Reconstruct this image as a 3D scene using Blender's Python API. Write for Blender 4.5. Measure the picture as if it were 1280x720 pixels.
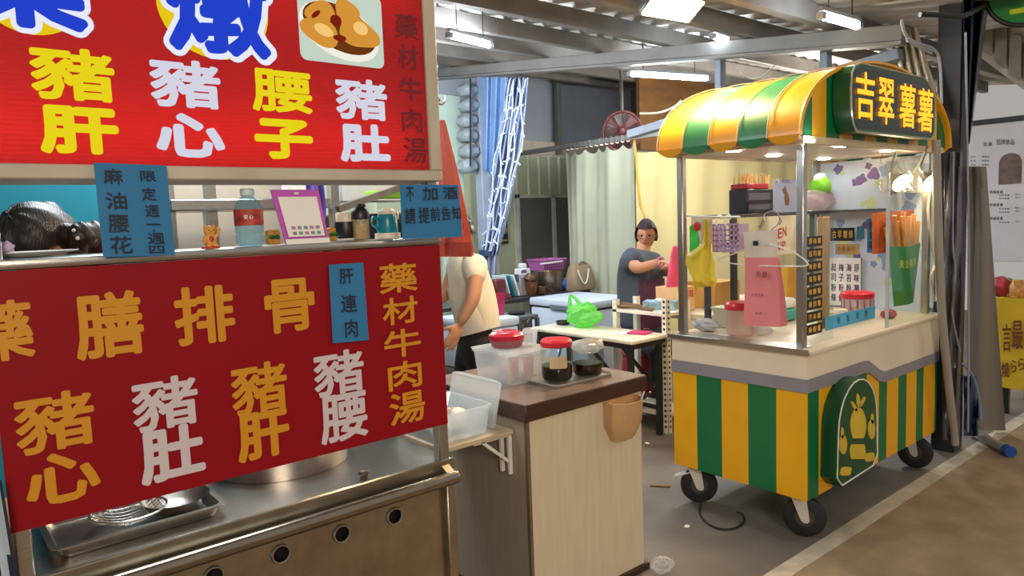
import bpy, bmesh, math, random
from mathutils import Vector, Matrix, Euler
random.seed(7)
C = bpy.context.scene.collection
SC = bpy.context.scene
R = math.radians
PI = math.pi
for o in list(bpy.data.objects):
    bpy.data.objects.remove(o)

# ------------------------------------------------------------------ camera
FOC, YAW, PITCH, ROLL, EYE = 898.64, 0.881065, 0.0950277, -0.0376355, 1.6
_F = Vector((math.cos(YAW) * math.cos(PITCH), math.sin(YAW) * math.cos(PITCH), -math.sin(PITCH)))
_r = Vector((math.sin(YAW), -math.cos(YAW), 0)); _u = _r.cross(_F)
_R = math.cos(ROLL) * _r + math.sin(ROLL) * _u
_U = -math.sin(ROLL) * _r + math.cos(ROLL) * _u
CAM = Vector((0, 0, EYE))
cd = bpy.data.cameras.new('camera'); cam = bpy.data.objects.new('camera', cd); C.objects.link(cam)
cd.sensor_width = 36; cd.lens = FOC / 1280 * 36; cd.clip_start = .02; cd.clip_end = 200
m = Matrix((_R, _U, -_F)).transposed().to_4x4(); m.translation = CAM; cam.matrix_world = m
SC.camera = cam

def at(px, py, **k):
    """the point a photo pixel shows, on a real plane x=, y=, z= or at distance d="""
    v = _F + _R * ((px - 640) / FOC) - _U * ((py - 360) / FOC)
    a, t = list(k.items())[0]
    if a == 'd': return CAM + v * t
    i = 'xyz'.index(a)
    return CAM + v * ((t - CAM[i]) / v[i])

# ------------------------------------------------------------------ world, lights, exposure
SC.view_settings.view_transform = 'Standard'; SC.view_settings.look = 'None'
SC.view_settings.gamma = 1; SC.view_settings.use_curve_mapping = False
SC.view_settings.exposure = 0.7
W = bpy.data.worlds.new('night'); SC.world = W; W.use_nodes = True
W.node_tree.nodes['Background'].inputs[0].default_value = (.21, .20, .19, 1)
W.node_tree.nodes['Background'].inputs[1].default_value = 1.2
TUBE, FLOOD, DOWN, CLIP = 170, 220, 34, 130

def lamp(name, kind, loc, energy, col, size=.5, aim=None):
    l = bpy.data.lights.new(name, kind); o = bpy.data.objects.new(name, l); C.objects.link(o)
    l.energy = energy; l.color = col; o.location = loc
    if kind == 'AREA': l.size = size
    else: l.shadow_soft_size = size
    if aim is not None: o.rotation_euler = (Vector(aim) - Vector(loc)).to_track_quat('-Z', 'Y').to_euler()
    return o
lamp('street_light', 'AREA', (-1.5, -4.0, 3.3), 125, (1, .84, .66), 1.2, (1.8, 2.0, .9))
lamp('street_light_far', 'AREA', (8.5, -3.0, 5.0), 42, (1, .76, .48), .8, (5.2, .2, 0))
lamp('stall_fill_light', 'AREA', (.9, 3.0, 2.55), 24, (.9, .97, 1), .9, (.9, 3.0, 0))  # added light without a fixture, brightens the teal wall inside the stall

lamp('shed_fill_light', 'POINT', (6.9, 3.6, 2.35), 75, (1, .93, .82), .25)  # added unseen fill behind the cart roof, lifts the dark ceiling
lamp('kitchen_fill_light', 'POINT', (3.15, 5.2, 2.45), 85, (.92, .97, 1), .25)  # added unseen fill behind the lightbox sign, lifts the back kitchen
# ------------------------------------------------------------------ materials
def lin(h):
    h = h.lstrip('#'); c = [int(h[i:i + 2], 16) / 255 for i in (0, 2, 4)]
    return tuple((x / 12.92 if x <= .04045 else ((x + .055) / 1.055) ** 2.4) for x in c) + (1,)
MATS = {}
def mat(name, col, rough=.5, metal=0, var=.12, vs=6, bump=0, bs=60, spec=.5, stretch=None, coat=0, em=0):
    if name in MATS: return MATS[name]
    M = bpy.data.materials.new(name); M.use_nodes = True; nt = M.node_tree; N = nt.nodes; L = nt.links
    b = N['Principled BSDF']; c = lin(col)
    b.inputs['Roughness'].default_value = rough; b.inputs['Metallic'].default_value = metal
    b.inputs['Specular IOR Level'].default_value = spec; b.inputs['Coat Weight'].default_value = coat
    b.inputs['Base Color'].default_value = c
    tc = N.new('ShaderNodeTexCoord'); vec = tc.outputs['Object']
    if stretch:
        mp = N.new('ShaderNodeMapping'); mp.inputs['Scale'].default_value = stretch; L.new(vec, mp.inputs[0]); vec = mp.outputs[0]
    if var:
        n = N.new('ShaderNodeTexNoise'); n.inputs['Scale'].default_value = vs; n.inputs['Detail'].default_value = 4
        L.new(vec, n.inputs['Vector'])
        r = N.new('ShaderNodeValToRGB'); L.new(n.outputs[0], r.inputs[0])
        r.color_ramp.elements[0].position = .3; r.color_ramp.elements[1].position = .7
        r.color_ramp.elements[0].color = tuple(x * (1 - var) for x in c[:3]) + (1,)
        r.color_ramp.elements[1].color = tuple(min(1, x * (1 + var)) for x in c[:3]) + (1,)
        L.new(r.outputs[0], b.inputs['Base Color'])
    if bump:
        n2 = N.new('ShaderNodeTexNoise'); n2.inputs['Scale'].default_value = bs; L.new(vec, n2.inputs['Vector'])
        bp = N.new('ShaderNodeBump'); bp.inputs['Strength'].default_value = bump; bp.inputs['Distance'].default_value = .01
        L.new(n2.outputs[0], bp.inputs['Height']); L.new(bp.outputs[0], b.inputs['Normal'])
    if em:
        b.inputs['Emission Color'].default_value = c; b.inputs['Emission Strength'].default_value = em
    MATS[name] = M; return M
def emis(name, col, s):
    if name in MATS: return MATS[name]
    M = bpy.data.materials.new(name); M.use_nodes = True; nt = M.node_tree; nt.nodes.clear()
    e = nt.nodes.new('ShaderNodeEmission'); e.inputs[0].default_value = lin(col); e.inputs[1].default_value = s
    o = nt.nodes.new('ShaderNodeOutputMaterial'); nt.links.new(e.outputs[0], o.inputs[0]); MATS[name] = M; return M
def film(name, col, fac, rough=.3, tint='ffffff', trans=.5):
    """clear or cloudy plastic: part see-through, part lit body"""
    if name in MATS: return MATS[name]
    M = bpy.data.materials.new(name); M.use_nodes = True; nt = M.node_tree; N = nt.nodes; L = nt.links; N.clear()
    out = N.new('ShaderNodeOutputMaterial'); mix = N.new('ShaderNodeMixShader'); t = N.new('ShaderNodeBsdfTransparent')
    t.inputs[0].default_value = lin(tint)
    p = N.new('ShaderNodeBsdfPrincipled'); p.inputs['Base Color'].default_value = lin(col); p.inputs['Roughness'].default_value = rough
    tr = N.new('ShaderNodeBsdfTranslucent'); tr.inputs[0].default_value = lin(col)
    m2 = N.new('ShaderNodeMixShader'); m2.inputs[0].default_value = trans; L.new(p.outputs[0], m2.inputs[1]); L.new(tr.outputs[0], m2.inputs[2])
    lw = N.new('ShaderNodeLayerWeight'); lw.inputs[0].default_value = .25
    ma = N.new('ShaderNodeMath'); ma.operation = 'MULTIPLY_ADD'; L.new(lw.outputs['Facing'], ma.inputs[0]); ma.inputs[1].default_value = .35; ma.inputs[2].default_value = fac
    ma.use_clamp = True
    nz = N.new('ShaderNodeTexNoise'); nz.inputs['Scale'].default_value = 30; tc = N.new('ShaderNodeTexCoord'); L.new(tc.outputs['Object'], nz.inputs[0])
    bp = N.new('ShaderNodeBump'); bp.inputs['Strength'].default_value = .25; bp.inputs['Distance'].default_value = .01; L.new(nz.outputs[0], bp.inputs['Height']); L.new(bp.outputs[0], p.inputs['Normal'])
    L.new(ma.outputs[0], mix.inputs[0]); L.new(t.outputs[0], mix.inputs[1]); L.new(m2.outputs[0], mix.inputs[2]); L.new(mix.outputs[0], out.inputs[0])
    MATS[name] = M; return M
def glass(name, tint='f4faf8', base=.03):
    if name in MATS: return MATS[name]
    M = bpy.data.materials.new(name); M.use_nodes = True; nt = M.node_tree; N = nt.nodes; L = nt.links; N.clear()
    out = N.new('ShaderNodeOutputMaterial'); mix = N.new('ShaderNodeMixShader'); t = N.new('ShaderNodeBsdfTransparent'); t.inputs[0].default_value = lin(tint)
    g = N.new('ShaderNodeBsdfGlossy'); g.inputs['Roughness'].default_value = .03
    fr = N.new('ShaderNodeLayerWeight'); fr.inputs[0].default_value = .5
    pw = N.new('ShaderNodeMath'); pw.operation = 'POWER'; pw.inputs[1].default_value = 5; L.new(fr.outputs['Facing'], pw.inputs[0])
    ma = N.new('ShaderNodeMath'); ma.operation = 'MULTIPLY_ADD'; ma.inputs[1].default_value = .7; ma.inputs[2].default_value = base; L.new(pw.outputs[0], ma.inputs[0]); ma.use_clamp = True
    L.new(ma.outputs[0], mix.inputs[0]); L.new(t.outputs[0], mix.inputs[1]); L.new(g.outputs[0], mix.inputs[2]); L.new(mix.outputs[0], out.inputs[0])
    MATS[name] = M; return M

STEEL = mat('brushed_steel', 'b4b0aa', .28, 1, .1, 30, .08, 90, stretch=(1, 8, 8))
DKSTEEL = mat('worn_steel', 'a39c8e', .3, 1, .15, 12)
WHITEM = mat('white_paint', 'e6e3da', .45)
GREYM = mat('grey_paint', '8b9097', .5)
BLACKP = mat('black_plastic', '1b1b1d', .4)
RUBBER = mat('black_rubber', '161616', .65)
REDP = mat('red_plastic', 'c3202c', .3)
YEL = mat('yellow_panel', 'dfa412', .38, var=.05)
GRN = mat('green_panel', '06693c', .38, var=.08)
CREAM = mat('cream_panel', 'ddd0ba', .4, var=.05)
BAND = mat('grey_band', '84828a', .45, var=.04)
WOOD = mat('light_wood_grain', 'cbbc9f', .5, var=.06, vs=3, stretch=(14, 14, 1.2))
DKWOOD = mat('dark_wood_grain', '40281d', .32, var=.25, vs=4, stretch=(1.5, 14, 14))
TANP = mat('tan_plastic', 'c09a6c', .45)
WHITEP = mat('white_plastic', 'e8ebee', .35)
SKIN = mat('skin', 'c08a6a', .5, var=.06)
HAIR = mat('black_hair', '1a1210', .32, var=.3, vs=20, stretch=(20, 4, 4))
CLEAR = film('clear_plastic', 'e8edf0', .22)
CLOUDY = film('cloudy_plastic', 'dfe6ea', .42)
GLASS = glass('clear_glass')
INK = mat('black_ink', '14182a', .6, var=0)
BLUEC = mat('blue_card', '2873a6', .7, var=.05)
GOLD = mat('gold_ink', 'd3a64a', .5, var=0)
CABLE = mat('black_cable', '141414', .5)
PAPER = mat('white_paper', 'eceae6', .7, var=.03)

# ------------------------------------------------------------------ mesh building
class MB:
    def __init__(s): s.bm = bmesh.new(); s.mi = 0
    def _in(s, t, mi=None):
        k = s.mi if mi is None else mi
        vm = [s.bm.verts.new(v.co) for v in t.verts]
        t.verts.index_update()
        for f in t.faces:
            try: g = s.bm.faces.new([vm[v.index] for v in f.verts])
            except ValueError: continue
            g.material_index = k
        t.free(); return s
    def box(s, a, b, bev=0, mi=None, M=None, seg=1):
        t = bmesh.new(); bmesh.ops.create_cube(t, size=1)
        a, b = Vector(a), Vector(b); c = (a + b) / 2; d = b - a
        for v in t.verts: v.co = Vector((c[i] + v.co[i] * d[i] for i in range(3)))
        if bev: bmesh.ops.bevel(t, geom=list(t.edges), offset=min(bev, .49 * min(abs(x) for x in d)), segments=seg, affect='EDGES', profile=.5)
        if M is not None: bmesh.ops.transform(t, matrix=M, verts=t.verts)
        return s._in(t, mi)
    def obox(s, c, d, M3, bev=0, mi=None):
        """box of size d about c, turned by M3"""
        M = M3.to_4x4(); M.translation = Vector(c); d = Vector(d) / 2
        return s.box(-d, d, bev, mi, M)
    def bar(s, p, q, w, h=None, mi=None, bev=0):
        """a straight square bar from p to q"""
        p, q = Vector(p), Vector(q); z = (q - p); l = z.length; z.normalize()
        x = z.cross(Vector((0, 0, 1)));
        if x.length < 1e-4: x = Vector((1, 0, 0))
        x.normalize(); y = z.cross(x)
        return s.obox((p + q) / 2, (w, h or w, l), Matrix((x, y, z)).transposed(), bev, mi)
    def loft(s, rings, cap=True, mi=None, closed=True):
        k = s.mi if mi is None else mi; vs = [[s.bm.verts.new(p) for p in r] for r in rings]; n = len(rings[0])
        for a, b in zip(vs, vs[1:]):
            for i in range(n if closed else n - 1):
                j = (i + 1) % n
                f = s.bm.faces.new((a[i], a[j], b[j], b[i])); f.material_index = k
        if cap and closed:
            for r, rev in ((vs[0], True), (vs[-1], False)):
                try: f = s.bm.faces.new(list(reversed(r)) if rev else r); f.material_index = k
                except ValueError: pass
        return s
    def lathe(s, c, prof, n=24, mi=None, axis='z', cap=True, sx=1, sy=1, M3=None):
        """prof = [(radius, height)...]"""
        rings = []
        for r, h in prof:
            ring = []
            for i in range(n):
                a = 2 * PI * i / n; u, v = r * math.cos(a) * sx, r * math.sin(a) * sy
                p = {'z': Vector((u, v, h)), 'x': Vector((h, u, v)), 'y': Vector((v, h, u))}[axis]
                if M3 is not None: p = M3 @ p
                ring.append(Vector(c) + p)
            rings.append(ring)
        return s.loft(rings, cap, mi)
    def tube(s, pts, r, n=8, mi=None, cap=True, close=False):
        pts = [Vector(p) for p in pts]; rings = []; up = None
        if 4 <= len(pts) <= 12 and not close and not isinstance(r, (list, tuple)):
            Q = [pts[0]] + pts + [pts[-1]]; out = []
            for i in range(1, len(Q) - 2):
                p0, p1, p2, p3 = Q[i - 1:i + 3]
                for k_ in range(5):
                    t_ = k_ / 5; out.append(.5 * ((2 * p1) + (p2 - p0) * t_ + (2 * p0 - 5 * p1 + 4 * p2 - p3) * t_ * t_ + (3 * p1 - p0 - 3 * p2 + p3) * t_ ** 3))
            pts = out + [pts[-1]]
        N = len(pts)
        for i, p in enumerate(pts):
            if close: d = pts[(i + 1) % N] - pts[i - 1]
            else: d = pts[min(i + 1, N - 1)] - pts[max(i - 1, 0)]
            d.normalize()
            if up is None:
                up = d.cross(Vector((.3, .2, 1)))
                if up.length < 1e-3: up = d.cross(Vector((1, 0, 0)))
            up = up - d * up.dot(d); up.normalize(); w = d.cross(up)
            rr = r[i] if isinstance(r, (list, tuple)) else r
            rings.append([p + (up * math.cos(2 * PI * k / n) + w * math.sin(2 * PI * k / n)) * rr for k in range(n)])
        if close: rings.append(rings[0])
        return s.loft(rings, cap and not close, mi)
    def prism(s, poly, o, u, v, n, mi=None):
        """polygon of (a,b) in the plane o + a*u + b*v, thick along n"""
        o, u, v, n = map(Vector, (o, u, v, n)); k = s.mi if mi is None else mi
        A = [s.bm.verts.new(o + u * a + v * b) for a, b in poly]; B = [s.bm.verts.new(o + u * a + v * b + n) for a, b in poly]
        m_ = len(poly)
        fs = [s.bm.faces.new(list(reversed(A))), s.bm.faces.new(B)]
        for i in range(m_): fs.append(s.bm.faces.new((A[i], A[(i + 1) % m_], B[(i + 1) % m_], B[i])))
        for f in fs: f.material_index = k
        return s
    def sheet(s, fn, nu, nv, th=0, mi=None):
        """fn(u,v)->point ; th gives it thickness"""
        g = [[Vector(fn(i / nu, j / nv)) for j in range(nv + 1)] for i in range(nu + 1)]; k = s.mi if mi is None else mi
        def layer(off, flip):
            V = []
            for i in range(nu + 1):
                row = []
                for j in range(nv + 1):
                    p = g[i][j]
                    if off:
                        a = g[min(i + 1, nu)][j] - g[max(i - 1, 0)][j]; b = g[i][min(j + 1, nv)] - g[i][max(j - 1, 0)]
                        nn = a.cross(b)
                        if nn.length > 1e-9: p = p + nn.normalized() * off
                    row.append(s.bm.verts.new(p))
                V.append(row)
            for i in range(nu):
                for j in range(nv):
                    q = [V[i][j], V[i + 1][j], V[i + 1][j + 1], V[i][j + 1]]
                    f = s.bm.faces.new(q[::-1] if flip else q); f.material_index = k
            return V
        A = layer(0, True) if th else layer(0, False)
        if th:
            B = layer(th, False)
            def edge(a, b):
                for i in range(len(a) - 1):
                    f = s.bm.faces.new((a[i], a[i + 1], b[i + 1], b[i])); f.material_index = k
            edge(A[0], B[0]); edge(A[-1], B[-1]); edge([r[0] for r in A], [r[0] for r in B]); edge([r[-1] for r in A], [r[-1] for r in B])
        return s
    def ball(s, c, r, mi=None, nu=16, nv=10, fn=None, M3=None):
        t = bmesh.new(); bmesh.ops.create_uvsphere(t, u_segments=nu, v_segments=nv, radius=1)
        r = Vector(r) if not isinstance(r, (int, float)) else Vector((r, r, r))
        for v in t.verts:
            p = Vector((v.co.x * r.x, v.co.y * r.y, v.co.z * r.z))
            if fn: p = fn(v.co, p)
            if M3 is not None: p = M3 @ p
            v.co = p + Vector(c)
        return s._in(t, mi)
    def glyph(s, ch, o, u, v, n, w=.02, depth=.003, mi=None, res=2, lift=0, copies=8):
        """one character fitted to the parallelogram o, o+u, o+v, raised along n"""
        flat = depth < .006
        vs, fs = glyph_data(ch, flat, res); o, u, v, n = map(Vector, (o, u, v, n)); k = s.mi if mi is None else mi
        o = o + n * (lift + (depth if flat else 0)); sc = 1 - 2 * w; a = u.length / max(v.length, 1e-6)
        # heavier strokes: the same printed character laid a hair apart around a small circle
        offs = [(0, 0)] if w <= .006 else [(w * math.cos(2 * PI * i / copies) * min(1, 1 / a), w * math.sin(2 * PI * i / copies) * min(1, a)) for i in range(copies)]
        for j, (dx, dy) in enumerate(offs):
            V = [s.bm.verts.new(o + u * (w + sc * x + dx) + v * (w + sc * y + dy) + n * ((0 if flat else depth * z) + j * .00003)) for x, y, z in vs]
            for f in fs:
                try: g = s.bm.faces.new([V[i] for i in f]); g.material_index = k
                except ValueError: pass
        return s
    def build(s, name, mats, parent=None, smooth=40, world=True, loc=None):
        me = bpy.data.meshes.new(name); bm = s.bm
        bmesh.ops.recalc_face_normals(bm, faces=bm.faces)
        off = Vector((0, 0, 0))
        if parent is not None and world: off = root_loc(parent)
        elif loc is not None: off = Vector(loc)
        elif parent is None and bm.verts:
            lo = Vector((min(v.co[i] for v in bm.verts) for i in range(3))); hi = Vector((max(v.co[i] for v in bm.verts) for i in range(3)))
            off = Vector(((lo.x + hi.x) / 2, (lo.y + hi.y) / 2, lo.z))
        for v in bm.verts: v.co -= off
        bm.to_mesh(me); bm.free()
        for mm in (mats if isinstance(mats, (list, tuple)) else [mats]): me.materials.append(mm)
        if smooth:
            me.polygons.foreach_set('use_smooth', [True] * len(me.polygons)); me.set_sharp_from_angle(angle=R(smooth))
        o = bpy.data.objects.new(name, me); C.objects.link(o)
        if parent is not None: o.parent = parent
        else: o.location = off
        return o
def root_loc(o):
    v = Vector((0, 0, 0))
    while o is not None: v += o.location; o = o.parent
    return v
_G = {}
def glyph_data(ch, flat, res):
    key = (ch, flat, res)
    if key in _G: return _G[key]
    c = bpy.data.curves.new('glyph', 'FONT'); c.body = ch; c.extrude = 0 if flat else .5; c.fill_mode = 'FRONT' if flat else 'BOTH'; c.dimensions = '2D'; c.resolution_u = res
    o = bpy.data.objects.new('glyph', c); C.objects.link(o); bpy.context.view_layer.update()
    me = bpy.data.meshes.new_from_object(o.evaluated_get(bpy.context.evaluated_depsgraph_get()))
    xs = [v.co.x for v in me.vertices] or [0, 1]; ys = [v.co.y for v in me.vertices] or [0, 1]
    x0, x1, y0, y1 = min(xs), max(xs), min(ys), max(ys)
    if x1 - x0 < 1e-6: x1 = x0 + 1
    if y1 - y0 < 1e-6: y1 = y0 + 1
    out = ([((v.co.x - x0) / (x1 - x0), (v.co.y - y0) / (y1 - y0), v.co.z + (0 if flat else .5)) for v in me.vertices], [tuple(p.vertices) for p in me.polygons])
    bpy.data.objects.remove(o); bpy.data.curves.remove(c); bpy.data.meshes.remove(me)
    _G[key] = out; return out

def tag(o, label, cat, group=None, kind=None):
    o['label'] = label; o['category'] = cat
    if group: o['group'] = group
    if kind: o['kind'] = kind
    return o
def thing(name, label, cat, loc, group=None):
    o = bpy.data.objects.new(name, None); C.objects.link(o); o.location = loc; o.empty_display_size = .05
    return tag(o, label, cat, group)
def struct(name, mb, mats, smooth=40, label=None, parent=None):
    o = mb.build(name, mats, parent, smooth, loc=(0, 0, 0) if parent is None else None)
    if parent is None:
        o['kind'] = 'structure'
        if label: o['label'] = label
    return o
def dup(root, loc, label=None):
    r = root.copy(); C.objects.link(r); r.location = loc
    if label: r['label'] = label
    for ch in list(root.children):
        c = ch.copy(); C.objects.link(c); c.parent = r
        for g in ch.children:
            d = g.copy(); C.objects.link(d); d.parent = c
    return r
def text_on_y(mb, ch, x0, y0, x1, y1, py, w=.02, depth=.003, copies=8):
    """a character filling photo rectangle x0..x1, y0..y1 on the plane y=py facing the street"""
    xm, ym = (x0 + x1) / 2, (y0 + y1) / 2
    a, b = at(x0, ym, y=py).x, at(x1, ym, y=py).x; t, u = at(xm, y0, y=py).z, at(xm, y1, y=py).z
    mb.glyph(ch, (a, py, u), (b - a, 0, 0), (0, 0, t - u), (0, -1, 0), w, depth, None, 2, 0, copies)
def rrect(a, b, c, d, r, n=4):
    """rounded rectangle polygon a..b by c..d"""
    out = []
    for cx, cy, s0 in ((b - r, d - r, 0), (a + r, d - r, 90), (a + r, c + r, 180), (b - r, c + r, 270)):
        for i in range(n + 1):
            t = R(s0 + 90 * i / n); out.append((cx + r * math.cos(t), cy + r * math.sin(t)))
    return out
# ------------------------------------------------------------------ the setting
CONC = mat('worn_concrete', '6b6661', .55, 0, .3, 2.2, .25, 90)
ASPH = mat('street_asphalt', '8d7a5f', .8, 0, .22, 5, .5, 160)
LINEP = mat('worn_road_paint', 'b4ab98', .7, 0, .22, 9, .2, 90)
ROOF = mat('roof_sheet', 'b5b0aa', .45, .1, .12, 2, stretch=(4, .5, 1))
BEAMG = mat('galvanised_beam', '7f7d7b', .55, .1, .12, 5)
PURL = mat('purlin_grey', '77736f', .55, .1, .15, 6)
struct('floor', MB().box((-4, 1.66, -.12), (12, 9, 0)), CONC)
struct('ground', MB().box((-6, -8, -.12), (14, 1.575, -.002)), ASPH)
struct('trim_1', MB().box((-6, 1.575, -.12), (14, 1.66, .001)), LINEP, label='worn white painted line along the street edge')
rz = lambda y: 2.84 + .128 * (y - 2)
def roofpt(u, v):
    x = -3 + 13 * u; k = (x / .21) % 1; y = 1.3 + 7.2 * v
    return (x, y, rz(y) + .022 * (1 if k < .35 else 0 if .5 < k < .85 else (1 - (k - .35) / .15 if k <= .5 else (k - .85) / .15)))
struct('ceiling', MB().sheet(roofpt, 520, 2, .004), ROOF, 0)
for i, y in enumerate((2.35, 2.95, 3.68, 4.42, 5.12, 5.85, 6.6)):
    struct('trim_%d' % (i + 2), MB().box((-2.5, y - .035, rz(y) - .135), (9.5, y + .035, rz(y) - .012), .006), PURL, label='steel purlin under the metal roof')
b = MB(); b.bar((4.75, 1.9, 2.635), (4.75, 7.5, 3.352), .12, .10, bev=.006); b.bar((4.72, 1.9, 2.572), (4.72, 7.5, 3.289), .10, .02)
struct('trim_9', b, BEAMG, label='main steel beam running back from the street')
b = MB(); b.bar((4.8, 4.15, 2.286), (4.8, 1.95, 2.53), .09, .07, bev=.005)
for px, y in ((900, 3.25), (1031, 2.43)):
    z0 = 2.17 + (5.2 - y) * .111
    b.bar((4.8, y, z0), (4.8, y, 2.62 + (y - 1.9) * .128), .07, .05)
struct('trim_10', b, mat('blue_grey_steel', '7f8b9c', .5, .2), label='lower truss chord with uprights below the main beam')
struct('trim_11', MB().box((4.68, 6.1, 0), (4.80, 6.22, 3.1), .006), mat('column_blue_grey', '8f9bb0', .5), label='blue grey column at the back end of the main beam')
b = MB(); x = at(1190, 300, y=1.74).x; b.box((x - .07, 1.68, 0), (x + .07, 1.82, 2.9), .008)
struct('trim_12', b, mat('dark_column', '2a2a30', .45), label='dark steel column at the street corner')
# back wall of ribbed pale green sheet with a sliding window
def ribx(x0, x1, y, z0, z1, p=.19):
    def fn(u, v):
        x = x0 + (x1 - x0) * u; k = (x / p) % 1
        return (x, y - (.018 if k < .18 else 0), z0 + (z1 - z0) * v)
    return fn
WY = 7.2
w0, w1 = at(643, 260, y=WY).x, at(716, 260, y=WY).x; wz = at(672, 243, y=WY).z
GWALL = mat('pale_green_sheet', 'b7c2a8', .45, .1, .08, 3)
b = MB(); b.sheet(ribx(1.5, w0, WY, 0, 2.42), 90, 1, -.03); b.sheet(ribx(w0, w1, WY, wz, 2.42), 40, 1, -.03); b.sheet(ribx(w1, 9, WY, 0, 2.42), 100, 1, -.03); b.sheet(ribx(w0, w1, WY, 0, .75), 40, 1, -.03)
struct('wall_back', b, GWALL, 20)
b = MB(); f = .05
for q in (((w0, WY - .06, .72), (w0 + f, WY, wz)), ((w1 - f, WY - .06, .72), (w1, WY, wz)), ((w0, WY - .06, wz - f), (w1, WY, wz)), ((w0, WY - .06, .72), (w1, WY, .77)), ((w0 + .62 * (w1 - w0) - .03, WY - .06, .72), (w0 + .62 * (w1 - w0) + .03, WY, wz))): b.box(*q, .006)
wf = struct('window_1', b, mat('window_frame', 'c6c9c4', .4))
struct('window_pane', MB().box((w0 + .02, WY - .028, .74), (w1 - .02, WY - .02, wz - .02)), mat('dull_window', '6d706c', .22, 0, .12, 1.5), parent=wf)
b = MB(); b.box((1.5, WY - .02, 2.43), (9, WY + .03, 2.62), .006)
struct('trim_13', b, mat('pale_trim', 'd3cbbb', .5), label='pale rail along the top of the back wall')
b = MB(); b.sheet(lambda u, v: (1.5 + 7.5 * u, WY + .05 + .012 * math.sin(u * 31 + 3 * v) * math.sin(9 * v + 4 * u), 2.6 + 1.1 * v), 60, 10, .004)
struct('wall_upper', b, mat('blue_grey_tarp', 'a9b3c0', .45, 0, .12, 2), label='blue grey plastic sheet closing the gap above the back wall')
for k, px in enumerate((697, 792)):
    x = at(px, 160, y=WY - .05).x
    struct('trim_%d' % (14 + k), MB().box((x - .035, WY - .1, 2.45), (x + .035, WY - .03, 3.45), .005), BEAMG, label='upright of the back wall frame')
struct('wall_right', MB().box((at(800, 150, y=5.75).x, 5.75, 0), (11, 5.8, 3.35)), mat('brown_ply', '8a6238', .6, 0, .25, 2, stretch=(1, 1, 5)), label='brown board wall behind the yellow curtain')
struct('wall_left', MB().box((-2.5, 3.45, 0), (.78, 3.5, 2.7)), mat('teal_wall', '0b7a8e', .5, 0, .06, 2), label='teal wall inside the left stall')
struct('wall_side', MB().box((.78, 3.47, 0), (1.6, 3.52, 2.5)), mat('beige_wall', 'a79d8f', .6, 0, .08, 2), label='beige wall inside the left stall')
b = MB(); x0, x1 = at(548, 150, y=6.4).x, at(577, 150, y=6.4).x; b.box((x0, 6.4, 0), (x1, 6.46, 2.95), .01); struct('wall_corner', b, mat('mint_panel', 'bcd3c8', .4, 0, .05), label='pale mint panel at the back left corner')

# ------------------------------------------------------------------ left stall
S = 2.0
SX0, SX1 = .112, 1.336
st = thing('stall_counter', 'stainless steel food stall counter with a round rail and vent holes', 'stall counter', (.7, 2.3, 0))
b = MB(); b.box((-.35, S + .005, .745), (1.36, S + .66, .792), .006)
b.build('countertop', STEEL, st)
b = MB(); b.box((-.35, S - .005, .735), (1.36, S + .004, .795), .003); b.build('front_lip', DKSTEEL, st)
# front panel with real holes
hp = [at(q[0], q[1], y=S + .02) for q in ((492, 646), (426, 667), (350, 692), (266, 716))]
b = MB(); zc = sum(p.z for p in hp) / 4; xs = sorted(p.x for p in hp); hs = .04
edges = [-.35] + [e for x in xs for e in (x - hs, x + hs)] + [1.34]
for i in range(0, len(edges) - 1, 2): b.box((edges[i], S + .015, .09), (edges[i + 1], S + .025, .74))
for x in xs:
    b.box((x - hs, S + .015, .09), (x + hs, S + .025, zc - hs)); b.box((x - hs, S + .015, zc + hs), (x + hs, S + .025, .74))
    rr = .025
    def sq(a):
        c_, s_ = math.cos(a), math.sin(a); k = hs / max(abs(c_), abs(s_)); return (x + c_ * k, zc + s_ * k)
    A = [2 * PI * i / 32 + PI / 4 for i in range(33)]
    b.sheet(lambda u, v: ((1 - v) * (x + rr * math.cos(A[round(u * 32)])) + v * sq(A[round(u * 32)])[0], S + .015, (1 - v) * (zc + rr * math.sin(A[round(u * 32)])) + v * sq(A[round(u * 32)])[1]), 32, 1)
fp = b.build('front_panel', DKSTEEL, st)
for x in xs:
    b = MB(); b.tube([(x + .026 * math.cos(2 * PI * i / 24), S + .012, zc + .026 * math.sin(2 * PI * i / 24)) for i in range(24)], .004, 6, close=True); b.build('hole_rim', STEEL, fp)
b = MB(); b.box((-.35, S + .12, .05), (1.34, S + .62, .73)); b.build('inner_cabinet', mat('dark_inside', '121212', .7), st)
b = MB(); b.tube([(-.35, S - .045, .742), (1.335, S - .045, .742)], .022, 16); b.ball((1.335, S - .045, .742), .022)
rl = b.build('front_rail', mat('rail_steel', '9a8f80', .22, 1, .1, 20), st)
b = MB(); b.bar((1.32, S - .045, .742), (1.32, S + .02, .775), .03); b.bar((.2, S - .045, .742), (.2, S + .02, .765), .03); b.build('rail_bracket', DKSTEEL, rl)
for x in (1.338, -.33):
    b = MB(); b.box((x - .018, S - .01, 0), (x + .018, S + .026, .74), .004); b.build('leg', DKSTEEL, st)
b = MB(); b.box((1.305, S, .79), (1.345, S + .04, 1.745), .004); b.build('post', STEEL, st)
b = MB(); b.box((SX0 + .005, S + .003, .79), (SX0 + .04, S + .04, 1.745), .004); b.build('post', STEEL, st)
b = MB(); b.box((-.3, S - .012, 1.527), (1.345, S + .16, 1.552), .008, seg=2); b.build('ledge', STEEL, st)
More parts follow.
